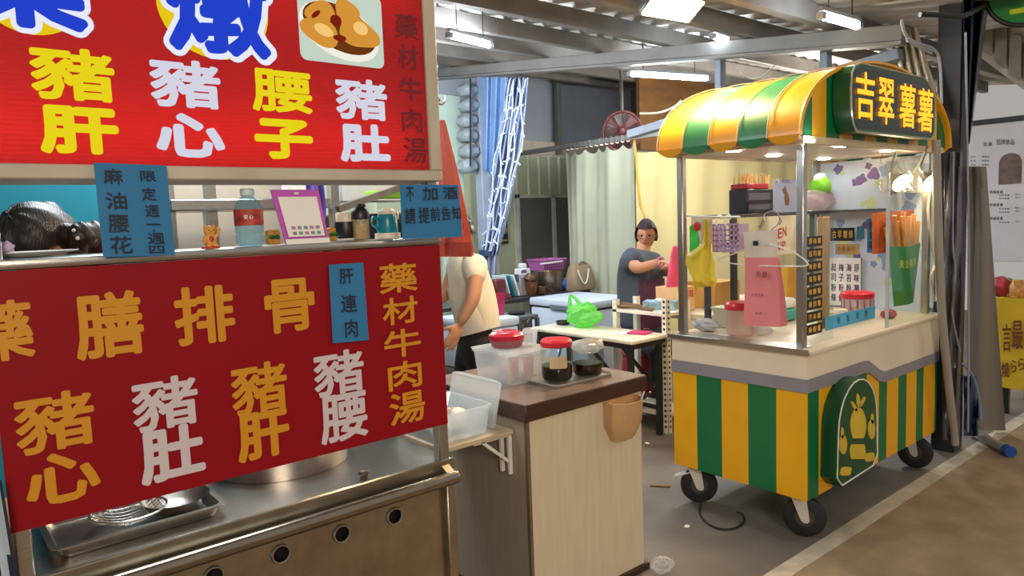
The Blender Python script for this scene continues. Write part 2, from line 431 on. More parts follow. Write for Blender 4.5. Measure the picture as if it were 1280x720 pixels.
# lower menu board
mbx = thing('menu_board', 'dark red hanging menu board with yellow and white writing on the stall front', 'menu board', ((SX0 + SX1) / 2, S, .92))
b = MB(); b.box((SX0, S - .012, .92), (SX1, S, 1.526)); b.build('panel', mat('dark_red_board', '8a0a18', .42, 0, .05, 2, spec=.2), mbx)
YT = mat('amber_lettering', 'c98a12', .5, var=0); WT = mat('pale_lettering', 'c9bfc4', .5, var=0)
P = S - .012
def word(chs, qs, m, par, py, w):
    for ch, q in zip(chs, qs):
        b = MB(); text_on_y(b, ch, *q, py, w * (1.55 if ch in '心子肝肚' else 1), copies=12); b.build('lettering', m, par, 0)
word('藥膳排骨', ((-38, 375, 42, 452), (92, 364, 179, 447), (217, 357, 293, 430), (330, 348, 393, 415)), YT, mbx, P, .030)
word('豬心豬肝', ((17, 490, 119, 563), (29, 564, 126, 628), (288, 453, 359, 516), (295, 513, 362, 573)), YT, mbx, P, .026)
word('藥材牛肉湯', ((473, 329, 521, 366), (477, 371, 522, 405), (479, 411, 526, 446), (484, 451, 527, 486), (486, 489, 531, 529)), YT, mbx, P, .022)
word('豬肚豬腰', ((164, 471, 248, 536), (173, 532, 256, 600), (391, 438, 455, 493), (399, 491, 459, 551)), WT, mbx, P, .026)
# upper lightbox
UB, UT = 1.768, 2.52
ux1 = at(536, 200, y=S - .02).x
sg = thing('lightbox_sign', 'glowing red lightbox sign with yellow and white writing above the stall', 'sign', ((-.7 + ux1) / 2, S, UB - .04))
TRIM = mat('beige_trim', 'b9b0a0', .45)
b = MB(); b.box((-.8, S - .03, UB - .035), (ux1 + .045, S + .2, UB), .004); b.box((ux1, S - .03, UB), (ux1 + .045, S + .2, UT), .004); b.box((-.8, S - .03, UT), (ux1 + .045, S + .2, UT + .035)); b.box((-.8, S + .19, UB), (ux1, S + .2, UT)); b.box((-.8, S - .03, UB), (-.77, S + .2, UT))
b.build('frame', TRIM, sg)
def lightpanel():
    M = bpy.data.materials.new('red_lightbox_panel'); M.use_nodes = True; nt = M.node_tree; N = nt.nodes; L = nt.links; N.clear()
    out = N.new('ShaderNodeOutputMaterial'); p = N.new('ShaderNodeBsdfPrincipled'); p.inputs['Base Color'].default_value = lin('a82832'); p.inputs['Roughness'].default_value = .22
    t = N.new('ShaderNodeBsdfTranslucent'); t.inputs[0].default_value = (.8, .11, .08, 1)
    mx = N.new('ShaderNodeMixShader'); mx.inputs[0].default_value = .5
    tc = N.new('ShaderNodeTexCoord'); wv = N.new('ShaderNodeTexWave'); wv.bands_direction = 'Z'; wv.inputs['Scale'].default_value = 28
    L.new(tc.outputs['Object'], wv.inputs[0]); bp = N.new('ShaderNodeBump'); bp.inputs['Strength'].default_value = .16; bp.inputs['Distance'].default_value = .004
    L.new(wv.outputs[0], bp.inputs['Height']); L.new(bp.outputs[0], p.inputs['Normal'])
    L.new(p.outputs[0], mx.inputs[1]); L.new(t.outputs[0], mx.inputs[2]); L.new(mx.outputs[0], out.inputs[0]); return M
PU = S - .02
b = MB(); b.box((-.77, PU, UB), (ux1, PU + .004, UT)); b.build('panel', lightpanel(), sg)
tube_m = emis('sign_tube_glow', 'fff0e0', 10)
for z, xa, xb in ((1.85, -.6, 1.25), (2.34, -.6, 1.25)):
    b = MB(); b.tube([(xa, S + .09, z), (xb, S + .09, z)], .013, 10); b.build('tube', tube_m, sg)
ly = emis('lit_yellow', 'e6d21c', .62); lw = emis('lit_white', 'dcdcec', .56)
word('豬肝腰子', ((36, 60, 144, 126), (46, 133, 150, 193), (313, 88, 390, 141), (316, 149, 392, 199)), ly, sg, PU, .036)
word('豬心豬肚', ((186, 75, 276, 135), (192, 142, 282, 197), (418, 99, 484, 150), (423, 155, 488, 203)), lw, sg, PU, .036)
word('藥材牛肉湯', ((493, 18, 522, 49), (497, 56, 522, 87), (499, 97, 527, 127), (502, 136, 527, 165), (504, 172, 533, 204)), mat('dark_red_ink', '6d0d1e', .5, var=0), sg, PU, .012)
def disc(b, cx, cy, rx, ry, dy, mi=None, n=40):
    c = at(cx, cy, y=PU); r1 = abs(at(cx + rx, cy, y=PU).x - at(cx - rx, cy, y=PU).x) / 2; r2 = abs(at(cx, cy - ry, y=PU).z - at(cx, cy + ry, y=PU).z) / 2
    b.prism([(r1 * math.cos(2 * PI * i / n), r2 * math.sin(2 * PI * i / n)) for i in range(n)], (c.x, PU - dy, c.z), (1, 0, 0), (0, 0, 1), (0, -.001, 0), mi)
for q in ((35, -25, 76, 68), (268, 10, 69, 64)):
    b = MB(); disc(b, *q, .0005); b.build('yellow_disc', emis('lit_disc', 'e8c81a', .6), sg, 0)
for ch, q in zip('藥燉', ((-68, -101, 114, 41), (199, -54, 344, 76))):
    b = MB(); text_on_y(b, ch, *q, PU - .0016, .085, .0006, 32); b.build('white_outline', emis('lit_outline', 'dfe3f4', .66), sg, 0)
for ch, q in zip('藥燉', ((-60, -94, 106, 34), (207, -47, 336, 69))):
    b = MB(); text_on_y(b, ch, *q, PU - .003, .04, .0006, 16); b.build('blue_lettering', emis('lit_blue', '2340c8', .62), sg, 0)
# printed food photo on the sign
fpic = MB(); a, c = at(373, 30, y=PU), at(478, 45, y=PU); zt, zb = at(425, -12, y=PU).z, at(425, 80, y=PU).z
fpic.prism(rrect(a.x, c.x, zb, zt, .02), (0, PU - .0005, 0), (1, 0, 0), (0, 0, 1), (0, -.0015, 0))
fo = fpic.build('food_photo', emis('photo_cloth', 'c9d8c8', .58), sg, 0)
def ell(b, px, py, rx, ry, dy, rot=0, n=28, wob=0):
    p = at(px, py, y=PU); sx = (at(px + rx, py, y=PU).x - at(px - rx, py, y=PU).x) / 2; sz = (at(px, py - ry, y=PU).z - at(px, py + ry, y=PU).z) / 2; poly = []
    for i in range(n):
        t = 2 * PI * i / n; k = 1 + wob * math.sin(3 * t + px); u, v = sx * math.cos(t) * k, sz * math.sin(t) * k
        poly.append((u * math.cos(rot) - v * math.sin(rot), u * math.sin(rot) + v * math.cos(rot)))
    b.prism(poly, (p.x, PU - dy, p.z), (1, 0, 0), (0, 0, 1), (0, -.0006, 0))
b = MB(); ell(b, 425, 40, 50, 33, .002, -.3); b.build('printed_bowl', emis('photo_bowl', 'efece2', .62), fo, 0)
b = MB(); ell(b, 425, 36, 46, 28, .0027, -.3); b.build('printed_soup', emis('photo_soup', '6d3a14', .55), fo, 0)
b = MB(); ell(b, 400, 40, 24, 17, .0034, -.3, wob=.08); ell(b, 448, 42, 25, 18, .0034, -.2, wob=.1); ell(b, 400, 15, 19, 13, .0034, .2, wob=.1); ell(b, 433, 16, 15, 16, .0034, -.6, wob=.1); b.build('printed_meat', emis('photo_meat', 'd39238', .62), fo, 0)
b = MB(); ell(b, 404, 38, 12, 7, .0041, -.3); ell(b, 450, 36, 9, 8, .0041, -.2); b.build('printed_highlight', emis('photo_meat_pale', 'ecc074', .66), fo, 0)
b = MB(); ell(b, 419, 26, 7, 7, .0041); ell(b, 424, 48, 8, 4, .0041); ell(b, 394, 18, 7, 3, .0041, .7); b.build('printed_berry', emis('photo_berry', '7a1f12', .6), fo, 0)
# blue paper notes
def note(name, label, q, lines, py, tilt=0, ink=.0):
    """q = four photo corners tl,tr,br,bl on plane y=py ; lines = (char, u0,v0,u1,v1) in the card's own 0..1 frame from the top left"""
    c = [at(*p, y=py) for p in q]
    t = thing(name, label, 'paper note', (c[3] + c[2]) / 2)
    def pt(u, v): return c[0] * (1 - u) * (1 - v) + c[1] * u * (1 - v) + c[2] * u * v + c[3] * (1 - u) * v
    b = MB(); b.sheet(lambda u, v: pt(u, v) + Vector((0, -.004 * math.sin(PI * u) * math.sin(PI * v * .8), 0)), 6, 6, .0015); b.build('card', BLUEC, t)
    b = MB()
    for ch, u0, v0, u1, v1 in lines:
        o = pt(u0, v1) + Vector((0, -.006, 0)); b.glyph(ch, o, pt(u1, v1) - pt(u0, v1), pt(u0, v0) - pt(u0, v1), (0, -1, 0), .012, .001)
    b.build('lettering', INK, t, 0); return t
note('paper_note', 'blue paper note in front of the gap, lettered in two tall columns', ((117, 203), (208, 207), (219, 319), (129, 321)),
     [('麻', .1, .06, .36, .22), ('油', .1, .31, .38, .49), ('腰', .1, .55, .38, .74), ('花', .1, .78, .4, .97)] +
     [('限', .6, .07, .82, .18), ('定', .6, .25, .8, .39), ('週', .62, .44, .82, .57), ('一', .62, .645, .82, .66), ('·', .7, .71, .73, .73), ('週', .62, .745, .86, .87), ('四', .62, .89, .84, .975)], S - .05)
note('paper_note', 'square blue paper note with two rows of writing at the right end of the stall', ((500, 231), (573, 231), (578, 296), (503, 299)),
     [('不', .08, .04, .2, .3), ('加', .35, .04, .6, .29), ('酒', .7, .04, .95, .27), ('請', .04, .42, .21, .72), ('提', .26, .42, .44, .72), ('前', .46, .42, .62, .68), ('告', .65, .42, .8, .67), ('知', .83, .42, .98, .66)], S - .045)
note('paper_note', 'narrow blue paper note stuck on the dark red menu board', ((411, 331), (454, 328), (461, 425), (416, 429)),
     [('肝', .25, .06, .65, .25), ('連', .25, .39, .7, .62), ('肉', .33, .71, .68, .94)], S - .02)
# red folded plastic bags hanging from a hook at the sign's end
py = S - .07
hk = thing('plastic_bag', 'translucent red plastic bag hanging from the hook at the sign end', 'plastic bag', at(566, 230, y=S))
def redbag(u, v):
    l = 549 + (550 - 549) * v; r = 556 + 36 * min(1, v * 1.05) ** .9; yy = 150 + 170 * v
    p = at(l + (r - l) * u, yy, y=S + .10 + .018 * math.sin(u * 9 + 2 * v) * v)
    return p
b = MB(); b.sheet(redbag, 14, 18, .004); b.build('bag', film('red_film', 'c4786a', .55, .4, 'f0b0a4'), hk)
b = MB(); b.sheet(lambda u, v: at(549 + 41 * u, 303 + 18 * v, y=S + .088 + .008 * math.sin(7 * u)), 8, 2, .003); b.build('folded_hem', film('red_film_hem', 'c4786a', .5, .4, 'f0b0a4'), hk)
b = MB(); b.tube([Vector((ux1 + .03, S + .1, at(541, 121, y=S + .1).z))] + [at(x, y_, y=S + .1) for x, y_ in ((548, 124), (548, 128), (552, 131), (556, 126), (556, 120))], .003, 6); b.tube([at(546 + 1.5 * math.sin(k * 2), 78 + k * 5, y=S + .1) for k in range(10)], .0022, 5); b.build('hook', STEEL, hk)
# ------------------------------------------------------------------ on the stall ledge
LZ = 1.553
def led(px, d=.07): p = at(px, 300, y=S + d); return Vector((p.x, p.y, LZ))
# water bottle
c = led(313, .06); WAT = glass('bottle_plastic', 'd9eef4', .08)
t = thing('water_bottle', 'clear water bottle with a red label on the stall ledge', 'bottle', c)
h = .158; r = .039
b = MB(); b.lathe(c, [(.03, 0), (r, .006), (r, .03), (r - .003, .034), (r, .04), (r, .055), (r, .1), (r * .98, .108), (r * .8, .125), (r * .45, .138), (.014, .142), (.014, .15)], 28); b.build('body', film('bottle_film', 'b9d7e2', .25, .15, 'd5ebf2'), t)
b = MB(); b.lathe(c, [(r + .0012, .058), (r + .0012, .103)], 28, cap=False); lb = b.build('label', mat('bottle_label', 'a4382c', .5, 0, .5, 60), t)
b = MB()
d_ = (CAM - c); d_.z = 0; d_.normalize(); sd = Vector((-d_.y, d_.x, 0))
for i, ch in enumerate('安心'): b.glyph(ch, c + d_ * (r + .003) + sd * (-.013 + .014 * i) + Vector((0, 0, .075)), sd * .011, (0, 0, .013), d_, .02, .001)
b.build('lettering', PAPER, lb, 0)
b = MB(); b.lathe(c, [(.0175, .142), (.019, .145), (.019, .158), (.017, .162)], 20); b.build('cap', mat('pale_blue_cap', 'cfe6ea', .3), t)
# lucky cat
c = led(263, .06); t = thing('lucky_cat', 'tiny golden lucky cat figurine with a raised paw on the stall ledge', 'figurine', c); k = 1.0
GLD = mat('golden_glaze', 'dda04a', .3, 0, .1, 20)
b = MB(); b.ball(c + Vector((0, 0, .022)), (.017, .014, .021)); b.ball(c + Vector((0, 0, .047)), (.0165, .013, .014))
for s_ in (-1, 1):
    b.lathe(c + Vector((.0105 * s_, 0, .054)), [(.006, 0), (.0035, .006), (.0005, .012)], 8)
b.tube([c + Vector(q) for q in ((.013, -.004, .03), (.021, -.006, .038), (.021, -.008, .05))], .005, 8); b.ball(c + Vector((.021, -.008, .051)), .0062)
b.tube([c + Vector(q) for q in ((-.013, -.004, .03), (-.02, -.008, .02), (-.014, -.012, .015))], .005, 8)
for s_ in (-1, 1): b.ball(c + Vector((.009 * s_, -.012, .006)), (.007, .008, .006))
b.build('body', GLD, t)
b = MB(); b.lathe(c, [(.024, -.001), (.024, .004), (.015, .006)], 20); b.ball(c + Vector((0, -.0105, .024)), (.008, .005, .009)); b.build('base', mat('red_lacquer', 'b8342c', .3), t)
b = MB()
for s_ in (-1, 1): b.ball(c + Vector((.006 * s_, -.0125, .049)), .0018)
b.ball(c + Vector((0, -.0138, .045)), .0014); b.build('face', INK, t)
# payment stand (code left out)
q = [(338, 237), (398, 237), (412, 304), (358, 307)]; pc = [at(*p, y=S + .03) for p in q]
t = thing('payment_stand', 'white and magenta payment card stand leaning on the stall ledge', 'payment stand', (pc[2] + pc[3]) / 2)
def pp_(u, v, o=0): return pc[0] * (1 - u) * (1 - v) + pc[1] * u * (1 - v) + pc[2] * u * v + pc[3] * (1 - u) * v + Vector((0, -o, 0))
b = MB(); b.sheet(lambda u, v: pp_(u, v), 1, 1, .004); b.build('board', mat('magenta_board', 'c25cc0', .4), t)
b = MB(); b.sheet(lambda u, v: pp_(.09 + .82 * u, .13 + .72 * v, .0055), 1, 1, .001); cdp = b.build('card', PAPER, t)
b = MB(); b.sheet(lambda u, v: pp_(u, .89 + .11 * v, .0055), 1, 1, .001); b.build('white_strip', PAPER, t)
b = MB()
for r_ in range(2):
    for k in range(5):
        cols = k
        b.sheet(lambda u, v: pp_(.2 + .135 * k + .085 * u, .66 + .1 * r_ + .055 * v, .007), 1, 1, .0005, mi=(k + r_) % 3)
b.build('icon', [mat('icon_pink', 'b583a5', .6), mat('icon_grey', '7f8fa0', .6), mat('icon_green', '6b9a86', .6)], cdp)
b = MB(); o = pc[0] * .0 + pp_(.35, .09, .006); b.ball(pp_(.5, .07, .004), (.008, .002, .004)); b.build('emblem', PAPER, t)
b = MB(); b.bar(pp_(.5, .3, -.006), (pp_(.5, 1, 0).x, S + .10, LZ + .002), .03, .003); b.build('prop', mat('magenta_board', 'c25cc0'), t)
# snack tubs with green bows
for px, lab, w in ((341, 'small yellow box with a green bow behind the payment stand', .036), (415, 'small orange box with a green bow right of the payment stand', .02)):
    c = led(px, .11); t = thing('snack_box', lab, 'snack box', c, 'snack boxes with green bows')
    b = MB(); b.box(c - Vector((w / 2, .015, 0)), c + Vector((w / 2, .015, .043)), .003); b.build('box', mat('yellow_snack_box', 'b98a35', .5, 0, .35, 60), t)
    b = MB()
    for s_ in (-1, 1): b.ball(c + Vector((.008 * s_ - .002, -.02, .022)), (.009, .004, .006))
    b.ball(c + Vector((-.002, -.021, .022)), .004); b.build('bow', mat('green_ribbon', '0f5d24', .5), t)
# cork topped vacuum jug, shaker, teal jug
c = led(452, .10); t = thing('shaker_jar', 'clear spice shaker with a black flip cap on the stall ledge', 'shaker', c)
b = MB(); b.lathe(c, [(.024, 0), (.027, .004), (.027, .066), (.023, .072)], 24); b.build('jar', film('shaker_plastic', 'd8cba8', .35, .2), t)
b = MB(); b.lathe(c, [(.023, .003), (.023, .055)], 20); b.build('spice', mat('sand_spice', 'b8a070', .8, 0, .25, 90), t)
b = MB(); b.lathe(c, [(.028, .066), (.0285, .07), (.028, .088), (.02, .1), (.008, .106)], 24); b.ball(c + Vector((.004, -.006, .108)), (.014, .012, .006)); b.tube([c + Vector(q) for q in ((-.016, 0, .098), (-.006, -.004, .113), (.014, -.006, .11))], .004, 6); b.build('flip_cap', BLACKP, t)
c = led(485, .12); t = thing('measuring_jug', 'teal jug with a pale lid and spout on the stall ledge', 'jug', c)
b = MB(); b.lathe(c, [(.034, .018), (.036, .03), (.032, .072), (.028, .08)], 24); b.tube([c + Vector(q) for q in ((-.034, 0, .065), (-.052, 0, .07), (-.056, 0, .05), (-.036, 0, .035))], .005, 8); b.build('body', mat('teal_plastic', '127f96', .3), t)
b = MB(); b.lathe(c, [(.03, .08), (.03, .09), (.012, .1)], 24); b.box(c + Vector((.004, -.02, .055)), c + Vector((.04, .02, .094)), .01); b.build('lid', mat('cream_plastic', 'e2d8c4', .4), t)
b = MB(); b.lathe(c, [(.042, 0), (.042, .018)], 24); b.build('base', mat('cream_plastic', 'e2d8c4'), t)
c = led(433, .15); t = thing('thermos_jar', 'black round jar with a cream lid behind the spice shaker', 'jar', c)
b = MB(); b.lathe(c, [(.02, 0), (.034, .012), (.038, .035), (.034, .06)], 24); b.build('body', BLACKP, t)
b = MB(); b.lathe(c, [(.03, .06), (.03, .085), (.026, .09)], 24); b.build('lid', mat('cream_plastic', 'e2d8c4'), t)
b = MB(); b.lathe(c, [(.046, 0), (.05, .004), (.05, .006), (.02, .006)], 28); b.build('saucer', WHITEP, t)
# plate by the woman's head
c = led(38, .1); b = MB(); b.lathe(c, [(.03, 0), (.06, .004), (.1, .012), (.1, .014), (.058, .007), (0.02, .005)], 36, sy=.55); tag(b.build('plate', WHITEP), 'white oval plate at the left end of the stall ledge', 'plate')
c = led(6, .06); b = MB(); b.ball(c + Vector((0, 0, .026)), (.018, .014, .014), fn=lambda n, p: p * (1 + .2 * math.sin(9 * n.x) * math.sin(8 * n.z))); o = b.build('cloth_scrunchie', mat('lilac_cloth', 'c9b4d8', .8)); tag(o, 'crumpled lilac cloth lying on the white plate', 'cloth')
# inside the stall
t = thing('steel_rack', 'tall stainless shelf rack along the stall back', 'rack', (1.2, 3.2, 0))
def yb(px, py, y=3.1): return at(px, py, y=y)
b = MB(); a, c = yb(205, 258), yb(400, 256); b.box((a.x, 3.0, a.z - .022), (c.x, 3.35, a.z + .022), .004); b.build('shelf', STEEL, t)
b = MB(); a2 = yb(405, 260); b.box((a.x, 3.0, .9), (a2.x + .2, 3.35, .93)); b.build('shelf', STEEL, t)
for px in (261, 414, 209):
    p = yb(px, 280); b = MB(); b.box((p.x - .02, 3.04, 0), (p.x + .02, 3.08, 2.0)); b.build('post', STEEL, t)
p = yb(270, 280); b = MB(); b.box((p.x - .012, 3.2, 0), (p.x + .012, 3.23, 1.7)); b.build('post', STEEL, t)
b = MB(); p, q2 = yb(421, 262, 3.05), yb(510, 231, 3.05); b.bar(p, q2 + (q2 - p) * .25, .05, .03); b.build('slanted_bar', DKSTEEL, t)
p = yb(389, 250, 2.95); b = MB()
def drape(u, v):
    y = 214 + 90 * v; l = 382 + 6 * v; r = 402 + 10 * v - 25 * max(0, v - .55); return yb(l + (r - l) * u, y, 2.985 + .02 * math.sin(u * 9 + v * 2))
b.sheet(drape, 12, 10, .004); tag(b.build('apron', mat('violet_cloth', '6e58b0', .8)), 'violet cloth hanging on the steel rack', 'apron')
a, c = yb(424, 214, 3.3), yb(520, 252, 3.3); b = MB(); b.box((a.x, 3.3, c.z), (c.x, 3.34, a.z + .3), .01); tag(b.build('foam_box', mat('foam_white', 'cfd3dc', .6)), 'pale box on the rack above the dark oven', 'box')
t = thing('dark_oven', 'black oven on the rack behind the spice shaker', 'oven', (yb(460, 290, 3.2).x, 3.3, .93)); a, c = yb(428, 268, 3.2), yb(540, 320, 3.2)
b = MB(); b.box((a.x, 3.2, .93), (c.x, 3.45, a.z), .01); b.build('body', BLACKP, t)
b = MB(); b.box((a.x + .05, 3.19, .98), (c.x - .05, 3.2, a.z - .05), .003); b.build('door', mat('dark_glass', '0c0c0e', .1), t)
a = yb(486, 243, 3.12); b = MB(); b.box(a + Vector((-.08, 0, -.02)), a + Vector((.1, .1, .02)), .006); tag(b.build('sponge_tray', mat('lime_plastic', '8fd435', .4)), 'lime green tray resting by the slanted rack bar', 'tray')
b = MB(); a = yb(372, 235, 3.2); b.box(a + Vector((-.07, 0, -.13)), a + Vector((.05, .02, .07)), .005); tag(b.build('wall_calendar', mat('pale_calendar', 'cfcfc6', .7, 0, .3, 40)), 'pale printed sheet hanging behind the violet cloth', 'poster')
# ------------------------------------------------------------------ on the steel counter
CZ = .793
t = thing('steel_pan', 'rectangular stainless pan on the counter below the red menu board', 'pan', (.45, 2.2, CZ))
x0, x1, y0, y1, zt = at(62, 683, y=2.055).x, at(284, 624, y=2.055).x, 2.05, 2.36, CZ + .036
b = MB(); rim = rrect(x0, x1, y0, y1, .03); rin = rrect(x0 + .014, x1 - .014, y0 + .014, y1 - .014, .026); ro = rrect(x0 + .02, x1 - .02, y0 + .02, y1 - .02, .024); fl = rrect(x0 + .028, x1 - .028, y0 + .028, y1 - .028, .02)
b.loft([[Vector((p[0], p[1], z)) for p in L_] for L_, z in ((fl, CZ), (ro, CZ + .01), (rin, zt - .004), (rim, zt - .004), (rim, zt), (rin, zt), (ro, CZ + .013), (fl, CZ + .003))]); b.build('pan', STEEL, t)
sx = at(130, 640, z=zt).x; b = MB(); cS = Vector((sx + .05, 2.17, CZ + .03)); rs = .095
b.tube([cS + Vector((rs * math.cos(2 * PI * i / 32), rs * math.sin(2 * PI * i / 32), .02)) for i in range(32)], .004, 6, close=True)
for k in range(-6, 7):
    a = k * rs / 7; w = math.sqrt(rs * rs - a * a)
    b.tube([cS + Vector((a, -w + 2 * w * i / 8, .02 - .035 * (1 - ((2 * i / 8 - 1) ** 2)) * (1 - (a / rs) ** 2))) for i in range(9)], .0013, 4)
    b.tube([cS + Vector((-w + 2 * w * i / 8, a, .02 - .035 * (1 - ((2 * i / 8 - 1) ** 2)) * (1 - (a / rs) ** 2))) for i in range(9)], .0013, 4)
tag(b.build('wire_strainer', STEEL), 'round wire mesh strainer lying in the steel pan', 'strainer')
cB = Vector((at(225, 622, z=CZ + .06).x, 2.175, CZ + .006)); b = MB(); b.lathe(cB, [(.035, 0), (.07, .015), (.09, .045), (.092, .047), (.088, .045), (.068, .018), (.03, .006)], 36); tag(b.build('steel_bowl', STEEL), 'shiny round steel bowl beside the strainer in the pan', 'bowl')
t = thing('stock_pot', 'wide stainless pot sunk in the counter behind the menu board', 'pot', (at(385, 572, z=.84).x, 2.45, CZ)); c = Vector((t.location.x - .02, 2.42, CZ))
b = MB(); b.lathe(c, [(.23, 0), (.235, .07), (.242, .074), (.236, .08), (.222, .074), (.215, .03), (.0, .02)], 48, cap=False); b.build('pot', STEEL, t)
b = MB(); b.lathe(c + Vector((0, 0, .076)), [(.215, 0), (.2, .02), (.1, .05), (.02, .056)], 48); b.lathe(c + Vector((0, 0, .13)), [(.01, 0), (.022, .01), (.018, .03)], 16); b.build('lid', STEEL, t)
p = at(455, 594, z=CZ + .01); b = MB(); b.lathe((p.x, max(p.y, 2.03), CZ), [(.013, 0), (.014, .012), (.018, .016), (.016, .026), (.006, .03)], 16); b.build('gas_knob', mat('brown_knob', '4a3a2c', .4), st)
p = at(28, 690, y=2.02); t0 = MB()
for k in range(3):
    pass
b = MB(); x0, x1 = at(6, 690, y=2.06).x, at(34, 690, y=2.06).x; z0, z1 = CZ, at(20, 655, y=2.06).z
b.box((x0 - .1, 2.06, z0), (x1, 2.3, z1), .006); o = b.build('chopstick_box', TANP); tag(o, 'tan perforated box at the left end of the steel counter', 'box')
b = MB()
for i in range(3):
    for j in range(2): b.lathe((x1 - .012 - .016 * i, 2.0595, z0 + .02 + .025 * j), [(.005, 0), (.005, .001)], 10, axis='y')
b.build('hole', INK, o)
def cl(u, v):
    l, r = -60, 2 + 24 * v; y = 600 + 140 * v; return at(l + (r - l) * u, y, y=S - .08 + .008 * math.sin(14 * u))
b = MB(); b.sheet(cl, 16, 6, .003)
for f in b.bm.faces: f.material_index = 1 if int((f.calc_center_median().x * 60)) % 2 else 0
tag(b.build('striped_bag', [mat('navy_cloth', '1b2440', .7), mat('pale_blue_cloth', 'a9bccb', .7)]), 'navy and pale blue striped bag at the left edge of the stall front', 'bag')
# ------------------------------------------------------------------ serving cabinet between the stalls
CX0, CX1, CY0, CY1 = 1.742, 2.412, 2.056, 2.72
t = thing('serving_cabinet', 'light wood serving cabinet with a dark wood top between the stall and the cart', 'cabinet', ((CX0 + CX1) / 2, (CY0 + CY1) / 2, 0))
b = MB(); b.box((CX0 + .012, CY0, .03), (CX1, CY0 + .018, .828), .002); b.build('front_panel', WOOD, t)
b = MB(); b.box((CX0, CY0 + .012, .03), (CX0 + .018, CY1, .828), .002); b.build('side_panel', mat('shaded_wood_grain', '998d7d', .5, 0, .07, 3, stretch=(14, 14, 1.2)), t)  # same wood as the front, with the side's shade put into its colour
b = MB(); b.box((CX1 - .018, CY0 + .018, .03), (CX1, CY1, .828), .002); b.build('side_panel', WOOD, t)
b = MB(); b.box((CX0 - .012, CY0 - .006, .826), (CX0 + .012, CY0 + .012, .83)); b.box((CX0 - .002, CY0 - .003, .03), (CX0 + .012, CY0 + .012, .828)); b.build('corner_trim', mat('brown_edge', '6b5645', .5), t)
b = MB(); b.box((CX0 + .03, CY1 - .02, .03), (CX1 - .03, CY1, .828)); b.build('back_panel', WOOD, t)
b = MB(); b.box((CX0 + .01, CY0 - .012, 0), (CX1 + .025, CY1, .03), .003); b.build('plinth', DKWOOD, t)
b = MB(); b.box((CX0 - .018, CY0 - .018, .828), (CX1 + .022, CY1 + .02, .893), .003); tp = b.build('worktop', DKWOOD, t)
b = MB(); b.box((CX0 - .015, CY0 - .015, .893), (CX1 + .019, CY1 + .017, .895)); b.build('top_sheet', mat('worn_brown_laminate', '6f5c50', .22, 0, .2, 4), tp)
WT_ = .895
t = thing('shelf_board', 'fold-down wooden shelf board fixed to the side of the serving cabinet', 'shelf', (1.6, 2.3, .76))
b = MB(); b.box((1.40, 2.13, .763), (CX0 - .004, 2.56, .783), .003); b.build('board', mat('pale_board', 'c0ae92', .5, 0, .12, 3, stretch=(2, 14, 14)), t)
b = MB()
for yy in (2.15, 2.20): b.bar((CX0 - .012, yy, .762), (CX0 - .012, yy, .60), .016, .012)
b.bar((CX0 - .014, 2.16, .65), (1.60, 2.16, .757), .014, .012); b.bar((1.56, 2.16, .757), (CX0 - .01, 2.16, .757), .014, .012)
b.build('bracket', WHITEM, t)
# open bin on the shelf board
def tub(b, x0, x1, y0, y1, z0, z1, th=.003, r=.025, flare=.012, lip=.008, mi=None):
    o0 = rrect(x0 + flare, x1 - flare, y0 + flare, y1 - flare, r); o1 = rrect(x0, x1, y0, y1, r); o2 = rrect(x0 - lip, x1 + lip, y0 - lip, y1 + lip, r + lip)
    i1 = rrect(x0 + th, x1 - th, y0 + th, y1 - th, r - th / 2); i0 = rrect(x0 + flare + th, x1 - flare - th, y0 + flare + th, y1 - flare - th, r - th / 2)
    V = lambda L_, z: [Vector((p[0], p[1], z)) for p in L_]
    b.loft([V(o0, z0), V(o1, z1 - lip), V(o2, z1 - lip), V(o2, z1), V(i1, z1), V(i0, z0 + th)], True, mi); return b
t = thing('storage_tub', 'cloudy plastic tub of white bags on the shelf board, lid leaning behind it', 'storage tub', (1.55, 2.33, .784))
b = MB(); tub(b, 1.40, 1.66, 2.16, 2.48, .784, .895); b.build('tub', CLOUDY, t)
WBAG = mat('white_bag', 'd9d3c6', .6, 0, .15, 25, .4, 30)
for k, (x, y, z, rx, ry, rzz) in enumerate(((1.47, 2.28, .83, .06, .08, .035), (1.57, 2.3, .83, .055, .075, .04), (1.5, 2.4, .835, .07, .055, .045), (1.46, 2.34, .868, .05, .06, .03))):
    b = MB(); b.ball((x, y, z), (rx, ry, rzz), nu=20, nv=14, fn=lambda n, p: p * (1 + .1 * math.sin(7 * n.x + 3 * n.z + k) + .07 * math.sin(11 * n.y + 5 * n.x)))
    o = b.build('packing_bag', WBAG if k != 2 else mat('bluish_bag', 'b9ccda', .4, 0, .15, 20)); tag(o, 'crumpled pale plastic bag among those in the cloudy tub on the shelf board', 'plastic bag', 'bags in the cloudy tub')
b = MB(); b.bar((1.45, 2.2, .885), (1.60, 2.38, .912), .03, .006); tag(b.build('folded_lid_strip', WHITEP), 'white plastic strip lying across the bags in the cloudy tub', 'strip')
b = MB(); q0, q1 = at(583, 457, x=1.69), at(641, 470, x=1.69)
L0 = Vector((1.672, 2.50, .785)); L1 = Vector((1.672, 2.17, .785)); th_ = Vector((.045, 0, .185))
b.prism(rrect(0, .33, 0, 1, .02 / .33), L0, (0, -1, 0), th_, (.004, 0, 0)); o1 = b
b.tube([L0 + Vector((0.002, -u, 0)) + th_ * v for u, v in ((.015, .05), (.315, .05), (.315, .95), (.015, .95))], .005, 6, close=True)
tag(b.build('tub_lid', CLOUDY), 'cloudy plastic lid leaning upright between the shelf tub and the cabinet', 'lid')
